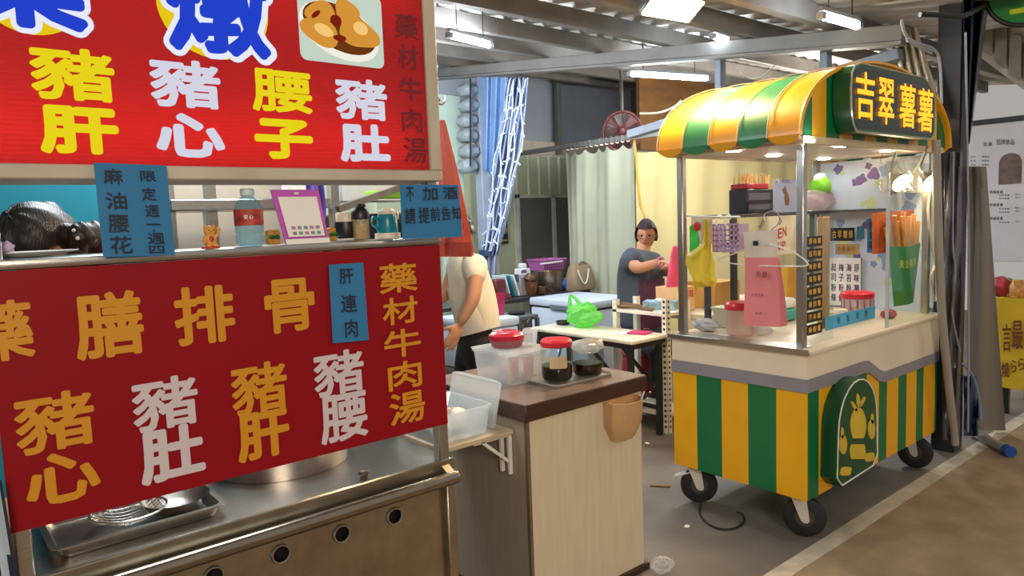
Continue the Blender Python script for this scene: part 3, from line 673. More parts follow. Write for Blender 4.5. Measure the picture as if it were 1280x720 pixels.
# second tub with red lid tub and cup
c1 = at(641, 483, z=WT_); t = thing('storage_tub', 'clear plastic tub of cups on the dark worktop under the red lidded bowl', 'storage tub', (c1.x, c1.y + .1, WT_))
tx0, tx1, ty0, ty1 = c1.x - .012, c1.x + .225, c1.y - .012, c1.y + .27
if ty1 > CY1 + .0: ty1 = CY1
b = MB(); tub(b, tx0, tx1, ty0, ty1, WT_, WT_ + .135); b.build('tub', CLEAR, t)
b = MB(); b.box((tx0 - .004, ty0 - .004, WT_ + .1355), (tx1 + .004, ty1 + .004, WT_ + .142), .003); b.build('lid', CLEAR, t)
for k in range(4):
    p = Vector((tx0 + .05 + .045 * k, ty0 + .06 + .04 * (k % 2), WT_ + .006)); b = MB(); b.lathe(p, [(.016, 0), (.022, .09), (.024, .092), (.021, .09), (.015, .003)], 20)
    tag(b.build('plastic_cup', film('pinkish_cup', 'd8aaa2', .4)), 'pinkish plastic cup standing inside the clear tub on the worktop', 'cup', 'cups inside the clear tub')
tz = WT_ + .143; p = at(631, 443, z=tz); p = Vector((min(p.x, tx1 - .09), min(max(p.y, ty0 + .09), ty1 - .06), tz))
p = Vector((tx0 + .10, ty0 + .15, tz))
t = thing('round_tub', 'round tub with a domed dark red lid on top of the clear tub', 'food tub', p)
b = MB(); b.lathe(p, [(.06, 0), (.068, .005), (.076, .04), (.072, .04), (.064, .008)], 32); b.build('tub', film('pink_plastic', 'c98088', .5), t)
b = MB(); b.lathe(p, [(.078, .034), (.081, .04), (.08, .055), (.062, .068), (.05, .07), (.045, .066), (.02, .068)], 32); b.build('lid', mat('crimson_plastic', 'b01c34', .22), t)
p2 = Vector((tx0 + .195, ty0 + .10, tz)); b = MB(); b.lathe(p2, [(.027, 0), (.034, .06), (.036, .062), (.033, .06), (.026, .003)], 24); b.lathe(p2 + Vector((0, 0, .062)), [(.036, 0), (.03, .012), (.01, .014)], 24); tag(b.build('clear_cup', CLEAR), 'clear lidded cup beside the domed red lid on the clear tub', 'cup')
# tray with two sauce jars
ta = at(706, 486, z=WT_); TR = Vector((ta.x, ta.y, WT_))
b = MB(); tx, tyy = ta.x - .05, ta.y + .005
jx1, jx2 = at(698, 477, z=WT_ + .02), at(737, 470, z=WT_ + .02)
J1 = Vector((jx1.x + .05, jx1.y + .06, WT_ + .012)); J2 = Vector((jx2.x + .05, jx2.y + .06, WT_ + .012))
tub(b, J1.x - .09, min(J2.x + .1, CX1 + .01), J1.y - .09, J1.y + .15, WT_, WT_ + .012, .002, .02, .004, .003); tag(b.build('serving_tray', mat('grey_tray', '9a938c', .35)), 'flat grey tray under the two sauce jars', 'tray')
SAUCE = mat('black_sauce', '1c0f0b', .15)
def saucejar(c, label, r, h, wrapped):
    t = thing('sauce_jar', label, 'jar', c)
    b = MB(); b.lathe(c, [(r * .9, 0), (r, .012), (r, h * .78), (r * .92, h * .86), (r * .88, h * .9)], 32); b.build('jar', GLASS, t)
    b = MB(); b.lathe(c, [(r * .86, .004), (r * .955, .014), (r * .955, h * .38), (.0, h * .38)], 32); b.build('sauce', SAUCE, t)
    return t
t = saucejar(J1, 'glass jar of dark sauce with a bright red lid and a spoon in it', .068, .17, False)
b = MB(); b.lathe(J1, [(.066, .146), (.070, .15), (.07, .168), (.06, .178), (.02, .18)], 12); b.build('lid', REDP, t)
b = MB(); b.tube([J1 + Vector(q) for q in ((-.03, -.02, .05), (0, -.02, .11), (.022, -.01, .145))], .005, 6); b.build('spoon', DKSTEEL, t)
b = MB(); dv = (CAM - J1); dv.z = 0; dv.normalize(); sv = Vector((-dv.y, dv.x, 0))
b.sheet(lambda u, v: J1 + (dv * math.cos((u - .4) * 1.1) + sv * math.sin((u - .4) * 1.1)) * .0695 + Vector((0, 0, .06 + .05 * v)), 8, 1, .0006); b.build('label', mat('tan_paper_label', 'c3ac84', .7), t)
t = saucejar(J2, 'squarish jar of dark sauce wrapped in clear film beside the red lidded jar', .07, .14, True)
b = MB(); b.ball(J2 + Vector((0, 0, .125)), (.072, .072, .03), nu=24, nv=12, fn=lambda n, p: p * (1 + .12 * math.sin(9 * n.x + 4 * n.y) * math.cos(6 * n.y))); b.build('film_cover', film('wrinkled_film', 'd5d2cc', .3, .12), t)
b = MB(); b.lathe(J2, [(.0712, .055), (.073, .09), (.072, .12)], 24, cap=False); b.build('sauce_smears', film('smeared_film', '3a2a22', .22, .2), t)
b = MB(); b.ball(J2 + Vector((.085, .0, .13)), (.012, .012, .014), nu=10, nv=8, fn=lambda n, p: p * (1 + .3 * math.sin(8 * n.x) * math.sin(7 * n.z))); b.build('twist', mat('cream_plastic', 'e2d8c4'), t)
# tan holder hung on the cabinet front
b = MB(); hx0, hx1 = at(754, 520, y=CY0).x, at(803, 515, y=CY0 - .05).x; hz0, hz1 = at(775, 553, y=CY0 - .05).z, at(772, 492, y=CY0).z
t = thing('wall_holder', 'tan plastic pocket holder hung on the cabinet front', 'holder', ((hx0 + hx1) / 2, CY0 - .04, hz0))
def ring(z, fx, d, ins=0):
    k = (z - hz0) / (hz1 - hz0); w = .6 + .4 * min(1, k * 3); xm = (hx0 + hx1) / 2; hw = (hx1 - hx0) / 2 * w - ins
    return [Vector((xm - hw, CY0 - .002 - ins * .3, z)), Vector((xm - hw, CY0 - d * .55 + ins, z)), Vector((xm - hw * .45, CY0 - d + ins, z)), Vector((xm + hw * .45, CY0 - d + ins, z)), Vector((xm + hw, CY0 - d * .55 + ins, z)), Vector((xm + hw, CY0 - .002 - ins * .3, z))]
zs = [hz0, hz0 + .02, hz0 + .07, hz1 - .02]
b.loft([ring(zs[0], 0, .05), ring(zs[1], 0, .065), ring(zs[2], 0, .085), ring(zs[3], 0, .1), ring(zs[3], 0, .1, .004), ring(zs[2], 0, .085, .004), ring(zs[1], 0, .065, .004)])
b.box((hx0, CY0 - .004, hz1 - .03), (hx1, CY0 - .001, hz1 + .005)); b.build('pocket', TANP, t)
b = MB()
p = Vector((hx1 - .035, CY0 - .07, hz1 - .035))
b.tube([p, p + Vector((.03, -.02, .03)), p + Vector((.045, -.02, .035))], .006, 6); tag(b.build('bottle_opener', mat('dark_metal', '4a463f', .3, .8)), 'dark metal opener sticking out of the tan pocket holder', 'opener')
b = MB(); b.tube([p + Vector((-.012, 0, -.01)), p + Vector((.01, -.01, .035)), p + Vector((.02, -.005, .04))], .004, 6); tag(b.build('paper_clip_tool', STEEL), 'small shiny tool sticking out of the tan pocket holder', 'tool')

# ------------------------------------------------------------------ back kitchen
# white folding table
tx0, tx1, ty0, ty1 = 3.70, 4.10, 3.22, 4.28
t = thing('folding_table', 'white folding table with black legs carrying the green bag', 'table', (4.0, 3.7, 0))
b = MB(); b.box((tx0, ty0, .715), (tx1, ty1, .742), .008, seg=2); b.build('table_top', mat('cream_table_top', 'dedac8', .3), t)
b = MB(); b.box((tx0 + .03, ty0 + .03, .675), (tx1 - .03, ty1 - .03, .715)); b.build('apron_frame', BLACKP, t)
for x in (tx0 + .05, tx1 - .05):
    for y in (ty0 + .06, ty1 - .08):
        b = MB(); b.bar((x, y, 0), (x, y, .69), .035); b.build('leg', BLACKP, t)
    b = MB(); b.bar((x, ty0 + .06, .2), (x, ty1 - .08, .2), .025); b.bar((x, ty0 + .1, .35), (x, ty0 + .5, .69), .022); b.build('brace', BLACKP, t)
TZ = .743
p = at(752, 395, z=.85); p = Vector((4.1, 3.72, TZ)); q = at(754, 404, z=TZ)
p = Vector((min(q.x, tx1 - .12), q.y, TZ))
t = thing('grocery_bag', 'bright green plastic bag with knotted handles on the white table', 'plastic bag', p)
GBAG = film('green_film', '9af088', .6, .35, 'c8ffb8')
b = MB(); b.ball(p + Vector((0, 0, .085)), (.105, .155, .085), nu=40, nv=28, fn=lambda n, q: q * (1 + .1 * math.sin(6 * n.y + 5 * n.z) + .06 * math.sin(13 * n.x + 9 * n.y) + .04 * math.sin(21 * n.z + 9 * n.y)))
b.build('bag', GBAG, t)
for s_ in (.08, -.03):
    hh = .10 if s_ > 0 else .055
    b = MB(); b.tube([p + Vector((-.02 + .04 * f, s_ + .05 - .09 * f + (.05 if s_ > 0 else -.02) * math.sin(PI * f), .135 + hh * math.sin(PI * f) ** .7)) for f in [i / 12 for i in range(13)]], [.02, .018, .015, .013, .012, .012, .011, .012, .012, .014, .016, .018, .02], 8); b.build('handle', GBAG, t)
q = Vector((3.99, 3.40, TZ)); b = MB(); b.obox((q.x, q.y, TZ + .006), (.13, .15, .012), Matrix.Rotation(.3, 3, 'Z'), .002); tag(b.build('pink_folder', mat('magenta_card', 'c23470', .5)), 'magenta card folder lying at the right of the white table', 'folder')
q = Vector((3.96, 4.17, TZ)); b = MB(); b.lathe((q.x, q.y, TZ), [(.05, 0), (.06, .03), (.056, .03), (.045, .006)], 20); tag(b.build('black_bowl', BLACKP), 'small black bowl near the far corner of the white table', 'bowl')
q = Vector((3.93, 3.50, TZ))
b = MB(); b.obox((q.x, q.y, TZ + .002), (.16, .1, .004), Matrix.Rotation(-.3, 3, 'Z')); tag(b.build('paper_slip', PAPER), 'white paper slip beside the magenta folder', 'paper')
q = Vector((3.98, 4.08, TZ)); b = MB()
for k in range(3): b.tube([Vector((q.x, q.y, TZ + .01 + .01 * k)), Vector((q.x + .03, q.y - .05, TZ + .03 + .01 * k)), Vector((q.x + .02, q.y - .1, TZ + .01))], .006, 6)
tag(b.build('crumpled_wrap', CLEAR), 'crumpled clear wrapping between the black bowl and the green bag', 'wrapping')
# chest freezer
fx0, fx1, fy0, fy1, fz = 4.43, 5.05, 4.36, 5.10, .86
t = thing('chest_freezer', 'long white chest freezer behind the white table', 'freezer', (4.74, 4.6, 0))
FRZ = mat('freezer_white', 'c4d4ea', .35, 0, .04)
b = MB(); b.box((fx0, fy0, .03), (fx1, fy1, .775), .015, seg=2); b.build('body', FRZ, t)
b = MB(); b.box((fx0 - .012, fy0 - .01, .79), (fx1, fy1 + .01, fz), .015, seg=2); ld = b.build('lid', FRZ, t)
b = MB(); b.box((fx0 - .02, 4.56, .77), (fx0 - .008, 4.82, .815), .004); b.build('handle', mat('grey_handle', '6c7885', .4), ld)
b = MB(); b.box((fx0 + .01, fy0 + .01, .773), (fx1 - .01, fy1 - .01, .792)); b.build('gasket', BLACKP, t)
b = MB()
for x in (fx0 + .06, fx1 - .06):
    for y in (fy0 + .06, fy1 - .06): b.lathe((x, y, 0), [(.025, 0), (.025, .03)], 12)
b.build('foot', BLACKP, t)
# dark table with things behind the freezer
t = thing('dark_side_table', 'dark low table at the back carrying pots and the beige bag', 'table', (4.3, 5.75, 0))
b = MB(); b.box((3.35, 5.28, .80), (5.42, 6.2, .84), .006); b.build('table_top', mat('dark_table', '2c2b2e', .4), t)
for x in (3.4, 5.37):
    for y in (5.35, 6.15):
        b = MB(); b.bar((x, y, 0), (x, y, .8), .04); b.build('leg', BLACKP, t)
DT = .842
def onDT(px, y): v = at(px, 360, y=y); return Vector((v.x, y, DT))
# beige tote bag
p = onDT(725, 5.34); t = thing('tote_bag', 'beige tote bag with white rope handle standing by the cream curtain', 'bag', p)
b = MB()
def rr(w, d, z): return [Vector((p.x + q[0], p.y + q[1], p.z + z)) for q in rrect(-w, w, -d, d, min(d, .05) * .9)]
b.loft([rr(.155, .08, 0), rr(.165, .09, .03), rr(.155, .075, .14), rr(.14, .05, .24), rr(.10, .03, .28)]); b.build('body', mat('beige_canvas', '96836a', .8, 0, .12, 8), t)
b = MB(); b.tube([p + Vector((-.11 + .16 * i / 12, -.085 - .02 * math.sin(PI * i / 12), .22 - .15 * math.sin(PI * i / 12) ** .8)) for i in range(13)], .008, 8); b.build('rope_handle', mat('rope_white', 'e6e0d0', .7), t)
b = MB(); b.tube([p + Vector((-.05 + .12 * i / 8, -.035, .265 + .03 * math.sin(PI * i / 8))) for i in range(9)], .01, 8); b.build('top_handle', mat('grey_cloth', '8d8a86', .8), t)
p = onDT(706, 5.42); b = MB(); b.ball(p + Vector((0, 0, .06)), (.07, .05, .06), nu=18, nv=12, fn=lambda n, q: q * (1 + .12 * math.sin(7 * n.x + 4 * n.z))); tag(b.build('blue_pouch', mat('blue_film', '1c4fa8', .3)), 'small blue plastic bag left of the beige tote', 'plastic bag')
# big steel pot box with basket
p = onDT(684, 5.55); t = thing('steel_drum', 'big brownish steel drum under the purple basket', 'drum', p)
b = MB(); b.lathe(p, [(.17, 0), (.175, .01), (.175, .21), (.182, .215), (.18, .225), (.165, .22)], 36); b.build('body', mat('brown_steel', '8f8074', .25, .9, .2, 6), t)
b = MB(); b.bar(p + Vector((.175, -.02, .02)), p + Vector((.182, -.02, .3)), .018); b.build('rod', STEEL, t)
q = p + Vector((0, 0, .226)); t = thing('purple_basket', 'purple plastic basket on top of the steel drum', 'basket', q)
PURP = mat('purple_plastic', 'a45c9c', .4)
b = MB(); tub(b, q.x - .17, q.x + .18, q.y - .13, q.y + .13, q.z, q.z + .11, .004, .03, .02, .01); b.build('shell', PURP, t)
b = MB()
for i in range(9):
    for j in range(3): b.box((q.x - .14 + .033 * i, q.y - .1295 + .012 - .006 * j, q.z + .02 + .026 * j), (q.x - .122 + .033 * i, q.y - .118 - .004 * j, q.z + .035 + .026 * j))
b.build('hole', mat('purple_shadow', '5c3058', .6), t)
b = MB(); b.bar(q + Vector((-.22, -.16, .075)), q + Vector((.07, -.16, .085)), .03, .012); tag(b.build('white_ladle', WHITEP), 'white flat paddle lying against the purple basket', 'paddle')
p = onDT(653, 5.45); t = thing('stacked_box', 'small white box on the pile left of the purple basket', 'box', p + Vector((.02, 0, .2)))
b = MB(); b.box(p + Vector((-.05, -.05, .2)), p + Vector((.07, .06, .27)), .006); b.box(p + Vector((-.02, -.03, .27)), p + Vector((.05, .04, .32)), .01); b.build('box', mat('pale_grey_box', 'cfd0d8', .6), t)
b = MB(); b.box(p + Vector((-.05, -.0512, .225)), p + Vector((.02, -.05, .255))); b.build('label', mat('purple_print', '6d4a78', .6), t)
b = MB(); b.box(p + Vector((-.08, -.06, 0)), p + Vector((.08, .1, .198)), .008); tag(b.build('carton', mat('mid_grey_carton', '8d8c90', .7)), 'grey carton under the small white box', 'box')
p = onDT(664, 5.36); b = MB(); b.lathe(p, [(.04, 0), (.06, .05), (.075, .14), (.07, .14), (.055, .05)], 20, sx=.9); b.ball(p + Vector((-.01, 0, .17)), (.06, .05, .05), nu=14, nv=10, fn=lambda n, q: q * (1 + .2 * math.sin(6 * n.x + 4 * n.z))); tag(b.build('food_sack', mat('brown_foil', '5d3a22', .4, 0, .4, 20)), 'brown foil sack in front of the steel drum', 'sack')
p = onDT(676, 5.34); b = MB(); b.lathe(p, [(.035, 0), (.05, .01), (.055, .08), (.05, .08), (.04, .012)], 20); b.tube([p + Vector((.05, 0, .075)), p + Vector((.12, 0, .03)), p + Vector((.18, -.01, .0))], .01, 8); tag(b.build('sauce_pan', mat('brown_pan', '6a4c40', .3, .5)), 'small brown saucepan in front of the foil sack', 'saucepan')
for k, (px, cc, tilt) in enumerate(((627, 'cdd8de', .28), (633, '2b6f86', .3), (638, 'd6e0e4', .33), (643, '46525c', .3))):
    p = onDT(px, 5.5); b = MB(); b.obox(p + Vector((0, 0, .11)), (.018, .2, .22), Matrix.Rotation(-tilt, 3, 'Y'), .003)
    tag(b.build('chopping_board', mat('board_%d' % k, cc, .5)), ('pale grey chopping board, leftmost of the leaning boards', 'teal chopping board leaning among the pale boards', 'white chopping board leaning right of the teal one', 'dark grey board, rightmost of the leaning boards')[k], 'board', 'leaning boards at the back')
p = onDT(622, 5.4); b = MB(); b.box(p + Vector((-.06, -.05, .05)), p + Vector((.07, .06, .19)), .01); b.box(p + Vector((-.12, -.08, 0)), p + Vector((.1, .08, .05)), .006); tag(b.build('dark_red_box', mat('maroon_box', '5e1f28', .5)), 'dark maroon box at the left end of the back table', 'box')
# left cooler with magenta bucket, pipes
v = at(632, 372, z=.80); t = thing('cooler_box', 'pale blue cooler box beside the back of the man', 'cooler', (3.5, 4.75, 0))
x1 = at(648, 400, y=4.55).x; x0 = x1 - .42
b = MB(); b.box((x0, 4.55, 0.38), (x1, 5.1, .72), .02, seg=2); b.build('body', FRZ, t)
b = MB(); b.box((x0 - .01, 4.54, .725), (x1 + .01, 5.11, .80), .02, seg=2); b.build('lid', FRZ, t)
t2 = MB(); t2.box((x0 - .02, 4.5, .34), (x1 + .05, 5.15, .375), .004)
for xx in (x0, x1):
    for yy in (4.55, 5.1): t2.bar((xx, yy, 0), (xx, yy, .345), .03)
tag(t2.build('cooler_stand', DKSTEEL), 'low steel stand carrying the pale blue cooler', 'stand')
p = Vector((x1 - .06, 4.75, .802)); b = MB(); b.lathe(p, [(.06, 0), (.085, .17), (.09, .17), (.09, .178), (.08, .178), (.055, .006)], 4, M3=Matrix.Rotation(.4, 3, 'Z')); tag(b.build('magenta_bin', mat('magenta_plastic', 'a82358', .4)), 'small magenta square bin on the pale blue cooler', 'bin')
p = Vector((x0 + .12, 4.8, .802)); b = MB(); b.box(p + Vector((-.1, -.08, 0)), p + Vector((.12, .1, .07)), .012); tag(b.build('white_crate', mat('pale_blue_plastic', 'c8d8ea', .4)), 'flat white crate on the pale blue cooler', 'crate')
x = at(658, 390, y=4.62).x; t = thing('gas_stove', 'grey metal burner stand with a curved black hose beside the freezer', 'stove', (x, 4.7, 0))
b = MB(); b.box((x - .1, 4.6, .74), (x + .12, 4.95, .78), .005)
for xx in (x - .09, x + .11):
    for yy in (4.61, 4.93): b.bar((xx, yy, 0), (xx, yy, .75), .03)
b.build('frame', mat('grey_frame', '5d6168', .5, .3), t)
b = MB(); b.box((x - .02, 4.72, .05), (x + .1, 4.9, .74), .01); b.build('panel', mat('mid_grey_panel', '8c939c', .4, .3), t)
b = MB(); b.tube([(x + .03 - .12 * math.sin(a) , 4.58, .42 + .34 * math.cos(a)) for a in [PI * i / 14 * .9 for i in range(15)]], .014, 8); b.build('hose', BLACKP, t)
q = at(655, 372, y=4.7); b = MB(); b.lathe((x, 4.75, .78), [(.07, 0), (.08, .02), (.05, .03)], 20); b.build('burner', BLACKP, t)
# white slotted rack post and shelf, right of the table
RP = at(835, 541, z=0); t = thing('slotted_rack', 'white slotted steel rack post with a shelf holding the tissue box', 'rack', RP)
b = MB(); zt = .99
b.box((RP.x - .022, RP.y - .022, 0), (RP.x - .0185, RP.y + .022, zt)); b.box((RP.x - .022, RP.y - .022, 0), (RP.x + .022, RP.y - .0185, zt)); b.build('post', WHITEM, t)
b = MB()
for k in range(24):
    z = .04 + .04 * k; b.box((RP.x - .0235, RP.y - .008, z), (RP.x - .0215, RP.y + .01, z + .018)); b.box((RP.x - .006, RP.y - .0235, z), (RP.x + .01, RP.y - .0215, z + .018))
b.build('slot', BLACKP, t)
for dx, dy in ((.24, 0), (.24, .48), (0, .48)):
    b = MB(); b.box((RP.x + dx - .02, RP.y + dy - .02, 0), (RP.x + dx + .02, RP.y + dy - .017, zt - .03)); b.box((RP.x + dx - .02, RP.y + dy - .02, 0), (RP.x + dx - .017, RP.y + dy + .02, zt - .03)); b.build('post', WHITEM, t)
b = MB(); b.box((RP.x - .02, RP.y - .02, .86), (RP.x + .26, RP.y + .50, .885), .003); b.build('shelf', WHITEM, t)
b = MB(); b.box((RP.x - .02, RP.y - .02, .12), (RP.x + .26, RP.y + .50, .15), .003); b.build('shelf', WHITEM, t)
SZ = .886
q = Vector((RP.x + .16, RP.y + .16, SZ)); t = thing('tissue_box', 'pale blue patterned tissue box on the slotted rack', 'tissue box', (q.x, q.y, SZ))
b = MB(); b.obox((q.x, q.y + .02, SZ + .032), (.14, .24, .062), Matrix.Rotation(.5, 3, 'Z'), .003); b.build('box', mat('blue_print_card', '8fb6d0', .6, 0, .45, 45), t)
b = MB(); b.ball((q.x, q.y + .02, SZ + .068), (.03, .05, .012), nu=12, nv=8, fn=lambda n, p: p * (1 + .3 * math.sin(7 * n.y))); b.build('tissue', PAPER, t)
b = MB()
for k, (a, c_) in enumerate((((.0, .12), (.03, .48)), ((.02, .2), (-.005, .5)), ((.04, .15), (.10, .5)))):
    A, B = Vector((RP.x + a[0], RP.y + a[1], SZ + .012)), Vector((RP.x + c_[0], RP.y + c_[1], SZ + .012 + .008 * k)); o = MB(); o.tube([A, (A + B) / 2 + Vector((0, 0, .006)), B], .011, 7)
    tag(o.build('bamboo_stick', mat('dark_bamboo', '7a5c3c', .6, 0, .3, 30)), 'brown stick, one of those lying loose on the slotted rack', 'stick', 'brown sticks on the slotted rack')
# pale worktable behind the cart
t = thing('work_table', 'long pale worktable behind the cart carrying the kraft boxes', 'table', (5.2, 4.0, 0))
q = at(880, 380, z=.84); wy0 = 3.55; 
b = MB(); b.box((4.42, 3.10, .80), (6.6, 3.66, .85), .006); b.build('table_top', mat('pale_table', 'cfc6b4', .4), t)
for x in (4.47, 6.54):
    for y in (3.14, 3.38):
        b = MB(); b.bar((x, y, 0), (x, y, .8), .05); b.build('leg', BLACKP, t)
def onWT(px, y): v = at(px, 360, y=y); return Vector((v.x, y, .851))
p = onWT(890, 3.4); b = MB(); b.box(p + Vector((-.15, -.13, 0)), p + Vector((.19, .15, .2)), .004); o = b.build('kraft_box', mat('kraft_card', 'b98f4e', .7, 0, .08)); tag(o, 'brown kraft box on the worktable behind the yellow bag', 'box')
p = onWT(845, 3.45); t = thing('printed_box', 'pale orange box with red printed characters under the pink bag stack', 'box', p)
b = MB(); b.box(p + Vector((-.10, -.1, 0)), p + Vector((.10, .12, .19)), .004); b.build('box', mat('peach_card', 'e0b483', .7), t)
b = MB()
for i, ch in enumerate('古早味'): b.glyph(ch, p + Vector((-.10 + .065 * i, -.101, .10)), (.055, 0, 0), (0, 0, .065), (0, -1, 0), .03, .001)
b.build('lettering', mat('red_print', 'b8452c', .6, var=0), t, 0)
q = p + Vector((0, 0, .191)); b = MB(); b.lathe(q, [(.105, 0), (.107, .01), (.05, .26), (.03, .3), (.01, .31)], 28, sy=.45); tag(b.build('pink_bag_stack', mat('hot_pink', 'e0507e', .5)), 'tall hot pink cone shaped pile standing on the printed box', 'bag stack')
# curtains, rail, fan
RX = 5.5; ra, rb = at(660, 189, x=RX), at(850, 164.5, x=RX); rzz = (ra.z + rb.z) / 2
b = MB(); b.bar((RX, WY, rzz), (RX, rb.y - .3, rzz), .05, .05); tag(b.build('curtain_rail', BEAMG), 'grey square rail carrying the cream curtain', 'rail')
ca, cb = at(707, 190, x=RX).y, at(795, 180, x=RX).y
def curt(u, v):
    y = ca + (cb - ca) * u; f = .022 * math.sin(u * 44 + .8 * math.sin(3 * v) + 2 * math.sin(5 * u)) * (.35 + .65 * v) + .03 * math.sin(u * 15 + 1)
    return (RX - .02 + f, y, rzz - .06 - (rzz - .5) * v - .05 * abs(math.sin(u * 19)) * (1 - v))
t = thing('cream_curtain', 'pleated cream curtain hanging on the grey rail behind the freezer', 'curtain', (RX, (ca + cb) / 2, .4))
b = MB(); b.sheet(curt, 120, 16, .004); b.build('cloth', mat('cream_cloth', 'b9bca6', .8, 0, .05), t)
b = MB()
for k in range(14):
    y = ca + (cb - ca) * (k + .5) / 14; b.tube([Vector((RX + .036 * math.cos(a), y, rzz + .036 * math.sin(a))) for a in [2 * PI * i / 10 for i in range(10)]], .004, 5, close=True)
b.build('hook_ring', STEEL, t)
yx = at(797, 200, y=5.3).x
def ycur(u, v):
    x = yx + 5.5 * u; return (x, 5.32 + .02 * math.sin(u * 70 + math.sin(4 * v) + 2 * math.sin(9 * u)), 2.30 - 2.28 * v)
t = thing('yellow_curtain', 'wide pale yellow curtain hanging behind the woman and the cart', 'curtain', (yx + 2.5, 5.32, .3))
b = MB(); b.sheet(ycur, 160, 10, .004); b.build('cloth', mat('yellow_cloth', 'dccf9a', .75, 0, .06, 2), t)
b = MB(); b.tube([(yx - .05, 5.32, 2.31), (yx + 5.55, 5.32, 2.31)], .015, 8); b.build('rod', DKSTEEL, t)
a = at(793, 182, y=5.15); b = MB(); b.tube([at(793, 173, x=RX), at(796, 215, x=RX), at(799, 245, x=RX), at(802, 262, x=RX)], .012, 7)
b.tube([at(799, 255, x=RX), at(806, 270, x=RX), at(801, 282, x=RX)], .009, 6); tag(b.build('tie_cord', mat('yellow_cord', 'd9a93c', .7)), 'yellow tie cord hanging between the cream and yellow curtains', 'cord')
fc = at(778, 164, x=5.75); t = thing('wall_fan', 'round dark fan with a reddish wire rim above the curtain rail', 'fan', fc)
fn_ = (CAM - fc).normalized(); fu = Vector((0, 0, 1)).cross(fn_).normalized(); fv = fn_.cross(fu); FR = .2
b = MB(); b.tube([fc + (fu * math.cos(a) + fv * math.sin(a)) * FR for a in [2 * PI * i / 36 for i in range(36)]], .012, 6, close=True)
for i in range(36):
    a = 2 * PI * i / 36; d = fu * math.cos(a) + fv * math.sin(a); b.tube([fc + d * .04 + fn_ * .05, fc + d * .13 + fn_ * .045, fc + d * FR], .0022, 4)
b.lathe(fc, [(.001, -.03), (FR - .01, -.03), (FR - .005, -.025), (.001, -.025)], 36, M3=Matrix((fu, fv, fn_)).transposed()); b.build('guard', mat('red_brown_wire', '6c3a34', .4), t)
b = MB()
for k in range(4):
    a0 = PI / 2 * k; b.sheet(lambda u, v: fc + (fu * math.cos(a0 + (u - .5) * 1.1) + fv * math.sin(a0 + (u - .5) * 1.1)) * (.03 + .145 * v) + fn_ * (.03 * (u - .5)), 6, 4, .002)
b.build('blade', mat('dark_blade', '2b1a1a', .4), t)
b = MB(); b.lathe(fc, [(.001, .06), (.03, .055), (.045, .03), (.07, -.03), (.06, -.12), (.001, -.14)], 20, M3=Matrix((fu, fv, fn_)).transposed()); b.build('motor', mat('maroon_motor', '5a2428', .4), t)
b = MB(); b.bar(fc - fn_ * .1, Vector((fc.x - fn_.x * .1, fc.y - fn_.y * .1, rz(fc.y) - .02)), .025); b.build('mount', DKSTEEL, t)
# blue tarp curtain and clear sheet with fairy lights
BX = 4.74
def pt_b(px, py, dx=0): return at(px, py, x=BX + dx)
t = thing('blue_tarp', 'folded blue tarpaulin hanging from the main beam', 'tarp', pt_b(625, 200))
def tarp(u, v):
    l = 601; r = 648 - 12 * v; bot = 205 + 14 * math.sin(u * 3)
    return pt_b(l + (r - l) * u, 97 + (bot - 97) * v, -.03 + .035 * math.sin(u * 26))
b = MB(); b.sheet(tarp, 60, 8, .004); b.build('cloth', mat('blue_tarp', '86a9d6', .4, 0, .1, 3), t)
b = MB(); b.sheet(lambda u, v: pt_b(643 + 14 * u - 4 * v, 98 + 40 * v, -.04 + .02 * math.sin(u * 12)), 12, 6, .004); b.build('fold', mat('deep_blue_tarp', '4f7cc4', .4), t)
t = thing('clear_curtain', 'clear plastic sheet gathered with fairy lights beside the blue tarpaulin', 'curtain', pt_b(620, 320))
def cw(v): return (635 - 33 * v ** .9, 660 - 12 * v - 26 * v * v)
def clr(u, v):
    l, r = cw(v); return pt_b(l + (r - l) * u, 97 + 223 * v, -.10 + .05 * math.sin(u * 30 + 4 * v))
b = MB(); b.sheet(clr, 50, 24, .003); b.build('sheet', film('clear_blue_film', 'd8e4fa', .85, .12, 'c4d4f2', .3), t)
b = MB()
for k in range(6):
    u0 = .1 + .16 * k; pts = []
    for i in range(26):
        v = i / 25; l, r = cw(v); u = u0 + .09 * math.sin(9 * v + k * 2.1); q = pt_b(l + (r - l) * u, 99 + 215 * v, -.17); pts.append(q + Vector((0, .02 * math.sin(17 * v + k), 0)))
    b.tube(pts, .007, 5)
    for i in range(2, 25, 2):
        d = Vector((-.02, random.uniform(-.07, .07), random.uniform(-.05, .05))); b.tube([pts[i], pts[i] + d], .008, 5)
b.build('fairy_light_wire', mat('pale_wire', 'c8d6f0', .3, em=.05), t)
p = pt_b(609, 316, -.12); b = MB(); b.lathe(p + Vector((0, 0, -.03)), [(.1, 0), (.105, .03), (.1, .06)], 20, sx=.8); b.build('tie_band', mat('dark_blue_band', '2b3c66', .6), t)
b = MB(); b.sheet(lambda u, v: pt_b(598 + 24 * u - 3 * v, 320 + 45 * v, -.11 + .04 * math.sin(20 * u)), 20, 6, .003); b.build('loose_end', film('clear_blue_film', '9fb4dc', .42), t)
q0, q1 = at(624, 247, y=WY - .06), at(636, 304, y=WY - .06); t = thing('poster', 'dark poster on the pale green wall left of the window', 'poster', (q0.x, WY - .03, q1.z))
b = MB(); b.box((q0.x - .15, WY - .05, q1.z), (q1.x, WY - .035, q0.z), .002); b.build('sheet', mat('dark_poster', '23241f', .5), t)
b = MB(); b.lathe((q1.x - .06, WY - .0505, (q0.z + q1.z) / 2 - .12), [(.05, 0), (.05, -.001)], 20, axis='y'); b.box((q0.x - .1, WY - .052, q1.z + .03), (q1.x - .01, WY - .0505, q1.z + .05)); b.build('print', mat('tan_print', '9c8860', .6, 0, .3, 30), t)
